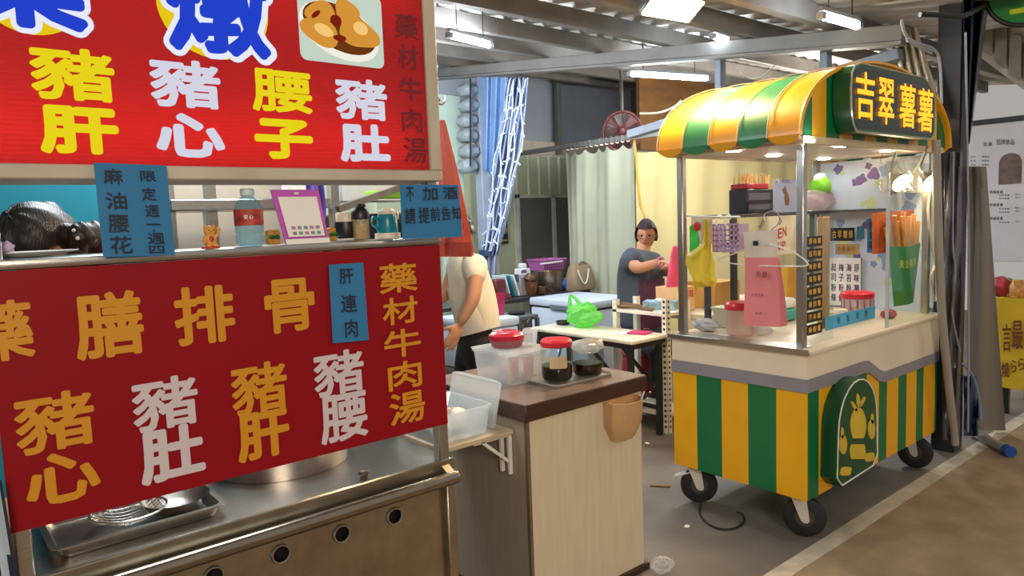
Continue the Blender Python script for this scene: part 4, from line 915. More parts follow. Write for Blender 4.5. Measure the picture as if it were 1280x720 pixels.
# folded grey tarp bundle
t = thing('folded_tarp', 'stack of folded grey sheets strapped up beside the mint panel', 'folded sheet', at(583, 200, y=6.2)); k = 0
for y0_ in range(104, 200, 19):
    a, c_ = at(575, y0_, y=6.2), at(594, y0_ + 18, y=6.2); b = MB()
    b.obox(((a.x + c_.x) / 2 + .015 * math.sin(k * 2), 6.2, (a.z + c_.z) / 2), ((c_.x - a.x) * .95, .22, abs(a.z - c_.z) * .93), Matrix.Rotation(.12 * math.sin(k * 2.3 + 1), 3, 'Y'), .04)
    b.build('fold', mat('grey_sheet', '8a959c', .5, 0, .15, 6), t); k += 1
b = MB(); a, c_ = at(588, 98, y=6.06), at(588, 208, y=6.06); b.bar(a, c_, .02, .006); b.build('strap', BLACKP, t)
# ------------------------------------------------------------------ food cart
KX0, KX1, KY0, KY1 = 3.133, 4.69, 1.672, 2.439
KZ0, KZ = .22, .948
ct = thing('food_cart', 'yellow and green striped food cart with an arched striped roof and glowing sign', 'food cart', ((KX0 + KX1) / 2, (KY0 + KY1) / 2, 0))
b = MB()
n = 5; w = (KY1 - KY0) / n                                           # striped sheets: each stripe is a band of the panel
for k in range(n): b.box((KX0, KY0 + w * k, KZ0), (KX0 + .012, KY0 + w * (k + 1), .752), mi=k % 2)
fe = [3.133, 3.248, 3.385, 3.51, 3.63, 3.75, 3.895, 3.993, 4.137, 4.247, 4.384, 4.484, 4.655]
for k in range(12): b.box((fe[k] + (.012 if k == 0 else 0), KY0, KZ0), (fe[k + 1], KY0 + .012, .752), mi=1 - k % 2)
b.box((4.655, KY0 + .002, KZ0), (KX1, KY0 + .014, .68), mi=1)
b.box((KX1 - .012, KY0 + .012, KZ0), (KX1, KY1, .94), mi=1); b.box((KX0 + .012, KY1 - .012, KZ0), (KX1 - .012, KY1, .94), mi=0)
b.box((KX0 + .005, KY0 + .005, KZ0), (KX1 - .005, KY1 - .005, KZ0 + .012), mi=1)
b.build('striped_body', [YEL, GRN], ct)
b = MB(); ZT = .925
b.box((KX0 - .006, KY0 + .010, .806), (KX0 + .01, KY1, ZT))
b.prism([(KX0 - .006, .806), (3.70, .806), (3.75, .80), (3.80, .775), (3.90, .722), (3.95, .710), (KX1, .710), (KX1, ZT), (KX0 - .006, ZT)], (0, KY0 - .006, 0), (1, 0, 0), (0, 0, 1), (0, .016, 0))
b.build('cream_fascia', CREAM, ct)
b = MB(); b.box((KX0 - .01, KY0 + .006, .744), (KX0 + .008, KY1, .808))
b.prism([(KX0 - .01, .744), (3.70, .744), (3.75, .738), (3.80, .715), (3.88, .67), (3.94, .655), (KX1, .655), (KX1, .712), (3.95, .712), (3.90, .724), (3.80, .777), (3.75, .802), (3.70, .808), (KX0 - .01, .808)], (0, KY0 - .010, 0), (1, 0, 0), (0, 0, 1), (0, .016, 0))
b.build('grey_band', BAND, ct)
b = MB(); b.box((KX0 - .025, KY0 - .03, ZT), (KX1 + .01, KY1 + .01, KZ), .006, seg=2); b.build('counter_slab', mat('cream_counter', 'd9cdb6', .3, 0, .05), ct)
b = MB(); b.box((KX0 - .03, KY0 - .028, ZT + .002), (KX0 - .022, KY1 + .012, KZ + .004), .002); b.box((KX0 - .03, KY0 + .02, KZ), (KX0 + .09, KY1 + .01, KZ + .004), .001); b.build('steel_edge', STEEL, ct)
# posts
PXL, PXR, PYF, PYB = 3.18, 4.62, 1.722, 2.40
for x, y in ((PXL, PYF), (PXL, PYB), (PXR, PYF), (PXR, PYB)):
    b = MB(); b.box((x - .019, y - .019, KZ), (x + .019, y + .019, 1.93), .004); b.build('post', STEEL, ct)
# roof : barrel with its axis front to back
AX0, AX1, AY0, AY1 = 3.045, 4.76, 1.655, 2.445; AZ, AH = 1.925, .385
def arch(u, o=0):
    a = PI * (1 - u); xm = (AX0 + AX1) / 2; return (xm + ((AX1 - AX0) / 2 + o) * math.cos(a), AZ + (AH + o) * max(0, math.sin(a)) ** .92)
AWY = mat('awning_yellow', 'e0a01c', .4, 0, .06, 3, coat=.12); AWG = mat('awning_green', '2f7d52', .4, 0, .14, 6, coat=.12)
b = MB(); ns = 5; sw = (AY1 - AY0) / ns
for k in range(ns):
    y0 = AY1 - sw * k; y1 = y0 - sw
    def aw(u, v, y0=y0, y1=y1):
        x, z = arch(u); y = y0 + (y1 - y0) * v
        return (x, y, z)
    b.sheet(aw, 40, 8, .008, mi=k % 2)
    # scalloped valance, one lobe per stripe, on both eaves
    for sx, x0 in ((-1, AX0), (1, AX1)):
        lobe = [(0, .004)] + [(i / 10, -.038 * math.sin(PI * i / 10) ** .7) for i in range(11)] + [(1, .004)]
        b.prism([(p[0] * sw, p[1]) for p in lobe], (x0 - .004, y1, AZ), (0, 1, 0), (-.35 * -sx * .6, 0, 1), (.008, 0, 0), mi=k % 2)
aw_o = b.build('awning', [AWY, AWG], ct)
b = MB()
for k in range(ns + 1):
    y = AY1 - sw * k; b.tube([(arch(i / 40, .009)[0], y, arch(i / 40, .009)[1]) for i in range(41)], .003, 5)
b.build('seam_piping', mat('pale_piping', 'd9c79a', .5), aw_o)
# striped gable ends
for y, dy in ((AY0 + .02, .012), (AY1 - .02, -.012)):
    b = MB(); gw = (AX1 - AX0 - .02) / 13
    for k in range(13):
        xa = AX0 + .01 + gw * k
        pts = [(xa, AZ - .0), (xa + gw, AZ - .0)]
        for i in range(5):
            x = xa + gw * (1 - i / 4); c_ = (x - (AX0 + AX1) / 2) / ((AX1 - AX0) / 2); pts.append((x, AZ + .002 + (AH - .012) * max(0, 1 - c_ * c_) ** .46))
        b.prism(pts, (0, y, 0), (1, 0, 0), (0, 0, 1), (0, dy, 0), mi=(k + 1) % 2)
    b.build('gable_panel', [YEL, GRN], ct)
b = MB()
for sgn in (AY0 - .003,):
    b.tube([(arch(i / 40, .004)[0], sgn, arch(i / 40, .004)[1]) for i in range(41)], .009, 6)
b.build('gable_edge', AWY, ct)
b = MB(); b.box((AX0 + .03, AY0 + .02, 1.905), (AX1 - .03, AY1 - .02, 1.925), .003); b.build('ceiling_panel', mat('white_soffit', 'dcd2c2', .4, 0, .04), ct)
b = MB(); b.box((AX0 + .05, AY0 + .015, 1.893), (AX1 - .05, AY0 + .045, 1.925)); b.box((AX0 + .04, AY0 + .03, 1.893), (AX0 + .065, AY1 - .03, 1.925)); b.box((AX0 + .05, AY1 - .045, 1.893), (AX1 - .05, AY1 - .015, 1.925)); b.build('roof_frame', mat('cream_frame', 'cbb896', .5), ct)
dl = emis('downlight_glow', 'fffaf0', DOWN)
for px, py in ((917, 188), (967, 194), (1008, 176), (1052, 182), (1030, 198), (1109, 188)):
    p = at(px, py, z=1.904); b = MB(); b.lathe((p.x, p.y, 1.898), [(.036, 0), (.036, .006)], 24); b.build('downlight', dl, ct)
# LED sign box
LY = 1.585
lz0, lz1 = 1.948, 2.262
lx0, lx1 = at(1063, 120, y=LY).x, at(1168, 140, y=LY).x
poly = [(lx0 + .10, lz0), (lx1 - .05, lz0), (lx1, lz0 + .05), (lx1 + .0, lz1 - .10), (lx1 - .04, lz1 - .06), (lx1 - .10, lz1), (lx0 + .07, lz1), (lx0, lz1 - .06), (lx0 - .0, lz0 + .14), (lx0 + .03, lz0 + .05)]
poly = [(lx0 + .06, lz0), (lx1 - .05, lz0), (lx1 - .015, lz0 + .02), (lx1, lz0 + .06), (lx1, lz1 - .11), (lx1 - .02, lz1 - .07), (lx1 - .10, lz1 - .02), (lx1 - .16, lz1), (lx0 + .10, lz1), (lx0 + .04, lz1 - .015), (lx0 + .01, lz1 - .05), (lx0, lz1 - .12), (lx0 + .005, lz0 + .11), (lx0 + .03, lz0 + .03)]
DG = mat('deep_green', '0e4a2a', .32, 0, .06)
b = MB(); b.prism(poly, (0, LY, 0), (1, 0, 0), (0, 0, 1), (0, .085, 0)); sb = b.build('sign_box', DG, ct, 30)
b = MB(); b.tube([(x, LY - .002, z) for x, z in poly], .005, 6, close=True); b.build('edge_strip', mat('silver_strip', 'b9bdb2', .3, .6), sb)
b = MB(); xm, zm = (lx0 + lx1) / 2, (lz0 + lz1) / 2
b.prism([(xm + (x - xm) * .965, zm + (z - zm) * .9) for x, z in poly], (0, LY, 0), (1, 0, 0), (0, 0, 1), (0, -.001, 0)); b.build('sign_face', mat('black_green_face', '0b2219', .25, 0, .1), sb)
b = MB()
for ch, q in zip('吉翠薯薯', ((1069, 90, 1092.5, 149.5), (1097, 98, 1117, 156), (1123.5, 105, 1143.5, 160), (1146.5, 111, 1165.5, 165))): text_on_y(b, ch, *q, LY - .004, .016, .004)
b.build('glowing_lettering', emis('led_amber', 'ffa02c', 1.3), sb, 0)
# mascot sign on the front
MY = 1.592; mx0, mx1, mz0, mz1 = 3.262, 3.70, .265, .765
def tomb(x0, x1, z0, z1, r):
    pts = [(x0 + r, z0), (x1 - r, z0 + .015), (x1, z0 + r + .015), (x1 - .01, z1 - .22)]
    xm = (x0 + x1) / 2
    for i in range(1, 12):
        a = PI * i / 12; pts.append((xm + (x1 - x0 - .02) / 2 * math.cos(a), z1 - .22 + .22 * math.sin(a)))
    return pts + [(x0 + .01, z1 - .22), (x0, z0 + r)]
b = MB(); b.prism(tomb(mx0, mx1, mz0, mz1, .05), (0, MY, 0), (1, 0, 0), (0, 0, 1), (0, KY0 - MY, 0)); ms = b.build('front_badge', DG, ct, 30)
b = MB(); b.tube([(x, MY - .001, z) for x, z in tomb(mx0 + .006, mx1 - .006, mz0 + .006, mz1 - .006, .05)], .004, 6, close=True); b.build('outline', mat('white_line', 'd8d8cc', .5), ms)
def bz(zx, zy): p = at(1000 + zx / 4.5, 460 + zy / 4.5, y=MY); return p
b = MB()
def blob(cx, cy, rx, ry, tilt=0, wob=0, n=22, lo=-1, hi=1):
    poly = []; c = bz(cx, cy)
    for i in range(n):
        t = 2 * PI * i / n; k = 1 + wob * math.sin(4 * t); u, v = rx * math.cos(t) * k, max(-ry * hi, min(ry * hi, ry * math.sin(t) * k)); v = max(lo * ry, v)
        u, v = u * math.cos(tilt) - v * math.sin(tilt), u * math.sin(tilt) + v * math.cos(tilt)
        q = bz(cx + u, cy - v); poly.append((q.x - c.x, q.z - c.z))
    b.prism(poly, (c.x, MY - .0005, c.z), (1, 0, 0), (0, 0, 1), (0, -.003, 0))
blob(325, 320, 44, 100, lo=-.75); blob(322, 470, 44, 75, hi=.55)                      # a plain potato in two halves
for q in ((302, 215, 9, 32, .5), (325, 185, 10, 42, .1), (348, 190, 9, 34, -.5)): blob(*q)
for q in ((240, 430, 22, 55), (236, 365, 8, 32), (400, 345, 20, 55), (404, 285, 8, 30)): blob(*q)
for q in ((255, 580, 34, 26, .3), (390, 500, 30, 26, .5)): blob(*q, wob=.12)
b.build('potato_emblem', mat('badge_yellow', 'c8ac34', .5), ms)
# casters
for k, (px, py) in enumerate(((1018, 672), (868, 629))):
    pass
for x, y, toe, brake in ((3.235, 1.735, 3.05, False), (3.225, 2.345, 3.3, True), (4.58, 1.75, 2.7, False), (4.58, 2.34, 2.9, False)):
    d = Vector((math.cos(toe - 1.0), math.sin(toe - 1.0), 0)); ax = Vector((-d.y, d.x, 0)); c = Vector((x, y, .1)); M3 = Matrix((d, Vector((0, 0, 1)), ax)).transposed()
    b = MB(); b.lathe(c, [(.035, -.022), (.082, -.022), (.096, -.017), (.1, -.008), (.1, .008), (.096, .017), (.082, .022), (.035, .022)], 36, M3=M3)
    wh = b.build('caster_wheel', RUBBER, ct)
    b = MB(); b.lathe(c, [(.012, -.026), (.045, -.024), (.045, .024), (.012, .026)], 24, M3=M3); b.build('hub', mat('grey_hub', '3a3633', .5), wh)
    b = MB()
    for s_ in (-1, 1):
        o = c + ax * .03 * s_; up = Vector((0, 0, .115)) + d * .03
        b.prism([(-.02, -.012), (-.008, -.024), (.008, -.024), (.02, -.012), (.034, .1), (-.034, .1)], o - ax * .002, d, (up.normalized()), ax * .004)
    b.bar(c + d * .03 + Vector((0, 0, .10)) - ax * .035, c + d * .03 + Vector((0, 0, .10)) + ax * .035, .06, .006); b.lathe(c + d * .02 + Vector((0, 0, .1)), [(.03, 0), (.03, .034)], 16)
    b.lathe(c, [(.008, -.036), (.008, .036)], 10, M3=M3); b.build('fork', mat('zinc', 'cbc8c0', .4, .3), wh)
    if brake:
        b = MB(); b.bar(c + d * .03 + Vector((0, 0, .08)), c + d * .125 + Vector((0, 0, .05)), .045, .005); b.bar(c + d * .125 + Vector((0, 0, .05)), c + d * .14 + Vector((0, 0, .02)), .03, .01); b.build('brake_lever', mat('zinc', 'a8a39a'), wh)
# glass
b = MB(); b.box((PXL + .02, PYF - .004, KZ), (PXL + .30, PYF + .002, 1.55)); b.build('acrylic_pane', GLASS, ct)
ax0, ax1 = at(1096, 300, y=PYF).x, at(1168, 300, y=PYF).x
az1 = at(1110, 204, y=PYF).z
b = MB(); b.box((ax0, PYF - .06, KZ), (PXR + .05, PYF - .055, az1)); b.build('acrylic_pane', GLASS, ct)
b = MB(); b.box((ax0 - .008, PYF - .064, KZ), (ax0 + .006, PYF - .05, az1 + .002)); b.build('pane_edge', mat('pane_edge_grey', 'aab0b2', .3), ct)
# inner shelf
SHZ = 1.583
b = MB(); b.box((3.42, 2.24, SHZ - .02), (4.62, 2.43, SHZ), .003); b.box((4.47, 1.95, SHZ - .015), (4.64, 2.24, SHZ), .003); sh = b.build('inner_shelf', mat('dark_steel_shelf', '55565a', .35, .6), ct)
for x, y in ((3.432, 2.25), (3.432, 2.42), (4.61, 2.42)):
    b = MB(); b.box((x - .014, y - .014, KZ), (x + .014, y + .014, SHZ - .018)); b.build('shelf_leg', mat('dark_steel_shelf', '55565a'), ct)
b = MB(); b.box((4.645, 1.75, KZ), (4.655, 2.38, 1.89)); ep = b.build('end_panel', mat('pale_floral_board', 'bfcadb', .5, 0, .12, 3), ct)
b = MB(); rnd = random.Random(3)
for k in range(44):
    y, z = rnd.uniform(1.80, 2.34), rnd.uniform(1.02, 1.85); r = rnd.uniform(.012, .04); mi = rnd.choice((0, 1, 2))
    b.prism([(r * (1 + .18 * math.sin((3 + k % 3) * t * 2 * PI / 44 + k)) * math.cos(t * 2 * PI / 44), r * (1 + .18 * math.sin((3 + k % 3) * t * 2 * PI / 44 + k)) * math.sin(t * 2 * PI / 44)) for t in range(44)], (4.6445, y, z), (0, 1, 0), (0, 0, 1), (-.0006 - .0002 * k / 26, 0, 0), mi)
b.build('printed_flowers', [mat('violet_print', '77618f', .6), mat('blue_print', '7c97c0', .6), mat('leaf_print', 'b9c88e', .6)], ep)
# ------------------------------------------------------------------ on and in the cart
CKZ = KZ + .0045
def onK(px, y, z=CKZ): v = at(px, 360, y=y); return Vector((v.x, y, z))
def onX(px, py, x): return at(px, py, x=x)
# skewer caddy on the inner shelf
a = at(930, 262, y=2.30); c_ = at(963, 262, y=2.30)
t = thing('skewer_caddy', 'black two-tier caddy full of wooden skewers on the cart shelf', 'caddy', ((a.x + c_.x) / 2, 2.33, SHZ))
z1 = at(945, 236, y=2.28).z
b = MB(); b.box((a.x, 2.28, SHZ), (c_.x, 2.40, z1), .006); b.build('box', mat('caddy_black', '26262c', .35), t)
b = MB(); b.box((a.x + .01, 2.275, SHZ + .02), (c_.x - .045, 2.281, SHZ + .05)); b.box((a.x + .01, 2.275, SHZ + .075), (c_.x - .045, 2.281, SHZ + .115)); b.build('slot', mat('grey_slot', '5a5a66', .5), t)
b = MB(); b.box((a.x + .004, 2.285, z1), (c_.x - .04, 2.39, z1 + .03), .004); b.build('red_tray', mat('dark_red_tray', 'a3202c', .4), t)
b = MB()
for k in range(60):
    x = random.uniform(a.x + .01, c_.x - .05) if k < 44 else random.uniform(c_.x - .03, c_.x - .005); y = random.uniform(2.295, 2.38)
    b.tube([(x, y, z1), (x + random.uniform(-.012, .012) + (.0 if k < 44 else .006), y, z1 + random.uniform(.07, .095))], .0022, 4)
o = b.build('skewers', mat('skewer_wood', 'd9a860', .6, 0, .2, 50), t); o['kind'] = 'stuff'
p = Vector((c_.x + .035, 2.33, SHZ)); b = MB(); b.lathe(p, [(.022, 0), (.026, .045), (.022, .045), (.018, .005)], 16); tag(b.build('pink_cup', film('salmon_cup', 'd0685c', .6)), 'small salmon pink cup between the skewer caddy and the cat picture', 'cup')
q0, q1 = at(968, 264, y=2.28), at(1000, 225, y=2.28); t = thing('picture_card', 'pale card with a picture of a sitting brown cat on the cart shelf', 'card', ((q0.x + q1.x) / 2, 2.29, SHZ))
b = MB(); b.prism(rrect(q0.x, q1.x, SHZ, q1.z, .004), (0, 2.28, 0), (1, 0, 0), (0, 0, 1), (0, .005, 0)); b.build('card', mat('lilac_card', 'a9b2d0', .5, 0, .15, 6), t)
b = MB()
def cpt(zx, zy): return at(900 + zx / 9, 210 + zy / 9, y=2.28)
cat = [(700, 250), (705, 225), (720, 235), (728, 195), (742, 235), (750, 265), (772, 310), (778, 380), (768, 420), (735, 420), (728, 380), (722, 340), (726, 300), (712, 275)]
cp = [cpt(*q) for q in cat]; b.prism([(p.x, p.z) for p in cp][::-1], (0, 2.279, 0), (1, 0, 0), (0, 0, 1), (0, -.0008, 0)); b.build('printed_cat', mat('cat_brown', '7c5a3c', .6, 0, .2, 60), t)
b = MB(); p = cpt(645, 150); b.lathe((p.x, 2.2792, p.z), [(.016, 0), (.016, -.0008)], 20, axis='y'); b.build('emblem', PAPER, t)
b = MB(); p = cpt(630, 172); b.glyph('6', (p.x, 2.278, p.z), (.014, 0, 0), (0, 0, .02), (0, -1, 0), .02, .0006); b.build('lettering', INK, t, 0)
b = MB(); p, q = cpt(690, 165), cpt(790, 120); b.box((p.x, 2.2785, p.z), (q.x, 2.2795, p.z + .006)); b.box((p.x, 2.2785, p.z + .012), (q.x - .02, 2.2795, p.z + .018)); b.build('text_line', mat('pale_text', '6f86b8', .6), t)
# clear bag with green parcel on the shelf
p = Vector((at(1020, 262, y=2.1).x + .35, 2.12, SHZ)); p = Vector((4.47, 2.20, SHZ)); p = Vector((at(1026, 240, y=2.32).x, 2.335, SHZ + .007))
t = thing('takeaway_bag', 'clear pinkish bag with a green and white parcel on top of the cart shelf', 'plastic bag', p)
b = MB(); b.ball(p + Vector((0, 0, .06)), (.15, .08, .065), nu=22, nv=14, fn=lambda n, q: q * (1 + .12 * math.sin(6 * n.x + 5 * n.z))); b.build('bag', film('pinkish_bag', 'dcc3c8', .5, .3), t)
b = MB(); b.ball(p + Vector((-.01, -.02, .15)), (.08, .055, .06), nu=20, nv=12, fn=lambda n, q: q * (1 + .15 * math.sin(8 * n.x + 3 * n.z))); b.build('green_parcel', mat('lime_bag', '86d83c', .4), t)
b = MB(); b.ball(p + Vector((-.02, -.02, .20)), (.045, .03, .03), nu=16, nv=10, fn=lambda n, q: q * (1 + .2 * math.sin(7 * n.x))); b.build('white_knot', PAPER, t)
b = MB(); b.prism(rrect(-.05, .05, 0, .12, .02), p + Vector((.17, -.02, 0)), (.9, 0, 0), (-.35, 0, 1), (0, .006, 0)); tag(b.build('pink_clipboard', mat('pink_plastic_sheet', 'c98fc8', .3)), 'translucent pink board leaning by the clear bag on the cart shelf', 'board')
# price plaques on the front acrylic
PLX = [at(1008, 350, y=PYF - .008).x, at(1028, 350, y=PYF - .008).x]
BRD = mat('plaque_black', '1a1410', .4)
menu = ['原味', '起司', '梅粉', '海苔', '椒鹽', '番茄', '芥末', '蜂蜜']
for k in range(8):
    yt = 295 + 15.7 * k; x0, x1 = PLX; c0, c1 = at(1018, yt, y=PYF - .008), at(1018, yt + 13, y=PYF - .008)
    ordn = ('topmost', 'second from the top', 'third from the top', 'fourth from the top', 'fifth from the top', 'sixth from the top', 'seventh from the top', 'lowest')[k]
    t = thing('flavour_plaque', 'black plaque with gold characters, %s in the cart corner column' % ordn, 'plaque', ((x0 + x1) / 2, PYF - .008, c1.z), 'flavour plaques on the cart front')
    b = MB(); b.box((x0, PYF - .008, c1.z), (x1, PYF - .0045, c0.z), .001); b.build('board', BRD, t)
    b = MB(); ww = (x1 - x0)
    for i in range(3): b.glyph((menu[k] + '薯')[i], (x0 + ww * (.12 + .27 * i), PYF - .0085, c1.z + .012), (ww * .22, 0, 0), (0, 0, c0.z - c1.z - .022), (0, -1, 0), .03, .0008)
    b.build('lettering', GOLD, t, 0)
# tan board column behind them
q0, q1 = at(1028, 400, y=1.9), at(1036, 262, y=1.9); b = MB(); b.box((q0.x, 1.9, KZ), (q1.x + .012, 1.93, SHZ - .03), .002); tag(b.build('wood_strip', mat('tan_strip', 'b08a5c', .5, 0, .15, 4, stretch=(8, 8, 1))), 'upright tan wooden strip behind the column of black plaques', 'strip')
def card_on(x, q, label, name, cat_, m, lines=(), inkm=None, th=.004):
    """a card on the plane x, seen at photo rectangle q"""
    c = [at(q[0], q[1], x=x), at(q[2], q[1], x=x), at(q[2], q[3], x=x), at(q[0], q[3], x=x)]
    t = thing(name, label, cat_, (c[2] + c[3]) / 2); n_ = Vector((-1, 0, 0))
    y0, y1 = c[0].y, c[1].y; z0, z1 = c[2].z, c[0].z
    b = MB(); b.box((x, min(y0, y1), z0), (x + th, max(y0, y1), z1), .0008); b.build('card', m, t)
    if lines:
        b = MB(); w_, h_ = y1 - y0, z1 - z0
        for ch, u0, v0, u1, v1 in lines: b.glyph(ch, (x - .0005, y0 + w_ * u0, z1 - h_ * v1), (0, w_ * (u1 - u0), 0), (0, 0, h_ * (v1 - v0)), n_, .02, .0008)
        b.build('lettering', inkm or INK, t, 0)
    return t
EX = 4.64
card_on(EX, (1038, 285, 1068, 301), 'black plaque with four gold characters on the floral board inside the cart', 'menu_plaque', 'plaque', BRD, [(c_, .08 + .23 * i, .2, .26 + .23 * i, .8) for i, c_ in enumerate('古早薯條')], GOLD)
card_on(EX, (1071, 283, 1080, 299), 'small teal tag right of the four-character gold plaque', 'name_tag', 'tag', mat('teal_tag', '2f6f86', .5))
card_on(EX, (1044, 305, 1073, 318), 'tan plaque with faint characters below the black plaque inside the cart', 'tan_plaque', 'plaque', mat('tan_plaque', 'b08f58', .5), [(c_, .1 + .2 * i, .25, .26 + .2 * i, .75) for i, c_ in enumerate('外帶薯條')], mat('dark_gold', '8a6430', .5))
card_on(EX, (1084, 274, 1094, 316), 'tall narrow blue note inside the cart by the clear pane', 'paper_note', 'paper note', BLUEC, [(c_, .25, .06 + .3 * i, .75, .3 + .3 * i) for i, c_ in enumerate('請排隊')])
card_on(EX - .012, (1036, 322, 1076, 384), 'white sheet with columns of dark print inside the cart', 'price_sheet', 'poster', PAPER, [(c_, .08 + .24 * j, .12 + .21 * i, .24 + .24 * j, .28 + .21 * i) for j, col in enumerate(('起司粉條', '梅子粉條', '海苔粉條', '原味薯條')) for i, c_ in enumerate(col)], mat('mauve_ink', '5e4a58', .6))
# blue strip along the counter front
q = [at(1033, 392, y=1.86), at(1094, 384, y=1.86), at(1094, 402, y=1.86), at(1033, 410, y=1.86)]
t = thing('blue_sign_strip', 'long light blue strip with writing at the front of the cart counter', 'sign', (q[3] + q[2]) / 2)
z0, z1 = KZ + .002, KZ + .072; b = MB(); b.box((q[0].x, 1.86, z0), (q[1].x, 1.865, z1)); b.build('strip', mat('sky_blue_strip', '3f9fd0', .5), t)
b = MB(); w_ = q[1].x - q[0].x
for i, c_ in enumerate('現點現炸'): b.glyph(c_, (q[0].x + w_ * (.2 + .19 * i), 1.8595, z0 + .02), (w_ * .06, 0, 0), (0, 0, .035), (0, -1, 0), .0, .0008)
b.build('lettering', INK, t, 0)
# tubs on the counter
p = onK(1072, 2.0); t = thing('candy_tub', 'clear ribbed tub with a bright red lid behind the blue strip', 'tub', p)
b = MB(); b.lathe(p, [(.08, 0), (.088, .01), (.09, .1), (.085, .105)], 32); b.build('tub', film('ribbed_clear', 'e0c6c6', .45), t)
b = MB(); b.lathe(p, [(.093, .098), (.096, .104), (.096, .128), (.088, .135), (.05, .14)], 32); b.build('lid', mat('bright_red_lid', 'd8283c', .3), t)
b = MB()
for i in range(14):
    a = 2 * PI * i / 14; b.bar(p + Vector((.0895 * math.cos(a), .0895 * math.sin(a), .02)), p + Vector((.091 * math.cos(a), .091 * math.sin(a), .09)), .008, .003)
b.build('rib', mat('rose_stripe', 'a8606c', .5), t)
for px, lab in ((1036, 'left of the two squat tubs of yellow powder behind the blue strip'), (1050, 'right of the two squat tubs of yellow powder behind the blue strip')):
    p = onK(px, 1.93); t = thing('powder_tub', lab, 'tub', p, 'powder tubs in the cart')
    b = MB(); b.lathe(p, [(.038, 0), (.04, .005), (.04, .055)], 24); b.build('tub', mat('yellow_powder', 'c89a3c', .6, 0, .2, 40), t)
    b = MB(); b.lathe(p, [(.042, .05), (.042, .072), (.03, .076)], 24); b.build('lid', mat('cream_plastic', 'e2d8c4'), t)
# things seen at the open left side
p = onK(925, 2.12); t = thing('ketchup_tub', 'white tub with a red lid standing behind the hanging pink bag', 'tub', p)
b = MB(); b.lathe(p, [(.06, 0), (.07, .01), (.075, .14), (.07, .145)], 28); b.build('tub', film('pinkish_white', 'd8b8a8', .7), t)
b = MB(); b.lathe(p, [(.079, .138), (.08, .16), (.07, .175), (.02, .178)], 28); b.build('lid', REDP, t)
p = onK(906, 2.35); t = thing('square_tub', 'cream square tub at the back of the cart counter', 'tub', p)
b = MB(); tub(b, p.x - .055, p.x + .055, p.y - .055, p.y + .055, p.z, p.z + .1); b.build('tub', mat('cream_tub', 'dcdcc0', .4), t)
b = MB(); b.box(p + Vector((-.06, -.06, .1)), p + Vector((.06, .06, .112)), .004); b.build('lid', mat('cream_tub', 'dcdcc0'), t)
p = onK(878, 2.40); p = Vector((3.30, 2.34, CKZ)); b = MB(); b.ball(p + Vector((0, 0, .032)), (.05, .075, .034), nu=24, nv=14, fn=lambda n, q: q * (1 + .2 * math.sin(7 * n.y + 3 * n.x) * math.sin(6 * n.z + 4 * n.x))); tag(b.build('grey_cloth', mat('grey_rag', 'a9adb2', .8)), 'crumpled grey cloth at the back left corner of the cart counter', 'cloth')
p = onK(984, 2.2); t = thing('napkin_pack', 'white and teal pack behind the pink bag on the cart counter', 'pack', p)
b = MB(); b.box(p + Vector((-.07, -.04, 0)), p + Vector((.07, .05, .07)), .02, seg=2); b.build('pack', mat('teal_wrap', '4aa89c', .5), t)
b = MB(); b.box(p + Vector((-.06, -.03, .07)), p + Vector((.06, .05, .13)), .02, seg=2); b.build('towel', PAPER, t)
p = onK(981, 2.32); b = MB(); b.box(p + Vector((-.06, -.05, 0)), p + Vector((.08, .04, .30)), .004); tag(b.build('yellow_carton', mat('yellow_carton', 'd8a838', .6)), 'yellow carton behind the pink bag on the cart counter', 'box')
q0, q1 = at(958, 320, y=2.235), at(1003, 283, y=2.235); t = thing('opening_sign', 'white sign with red OPEN letters behind the hanger', 'sign', ((q0.x + q1.x) / 2, 2.235, q0.z))
b = MB(); b.box((q0.x, 2.222, q0.z), (q1.x + .02, 2.228, SHZ - .02)); b.build('board', mat('cream_board', 'e0dcc0', .6), t)
b = MB(); 
for i, ch in enumerate('OPEN'): b.glyph(ch, (q0.x - .0 + .05 * i, 2.2215, q0.z + .10 - .008 * (3 - i)), (.042, 0, .004), (0, 0, .06), (0, -1, 0), .03, .001)
for i, ch in enumerate('UP'): b.glyph(ch, (q0.x + .10 + .045 * i, 2.2215, q0.z + .025), (.036, 0, .004), (0, 0, .05), (0, -1, 0), .03, .001)
b.build('lettering', mat('red_letter', 'b03038', .5), t, 0)
# hanging bags on the left side
HX = PXL - .03
def hx(px, py, dx=0): return at(px, py, x=HX + dx)
t = thing('shopping_bag', 'tall pink paper bag with a clear top hanging from the wire hanger', 'paper bag', hx(955, 408))
PNK = mat('coral_paper', 'dc7f84', .5, 0, .06, 6)
tl, tr, br_, bl = hx(931, 322), hx(972, 322), hx(978, 408), hx(933, 406)
b = MB(); dpt = Vector((.085, 0, 0))
def pb(u, v, o=0):
    p = tl * (1 - u) * (1 - v) + tr * u * (1 - v) + br_ * u * v + bl * (1 - u) * v
    return p + Vector((-.02 * v + o + .004 * math.sin(11 * u + 5 * v), 0, 0))
rings = []
for i in range(9):
    v = i / 8; d_ = .02 + .05 * v
    rings.append([pb(0, v), pb(.5, v), pb(1, v), pb(1, v) + Vector((d_ * .5, -.006, 0)), pb(1, v) + Vector((d_, 0, 0)), pb(.5, v) + Vector((d_, 0, 0)), pb(0, v) + Vector((d_, 0, 0)), pb(0, v) + Vector((d_ * .5, .006, 0))])
b.loft(rings); b.build('bag', PNK, t, 50)
b = MB(); tl2, tr2 = hx(930, 290), hx(971, 287)
b.sheet(lambda u, v: (tl2 * (1 - u) + tr2 * u) * (1 - v) + (tl * (1 - u) + tr * u) * v + Vector((-.003 + .006 * math.sin(9 * u), 0, 0)), 10, 4, .002); b.build('clear_top', film('milky_film', 'd8d4d0', .6), t)
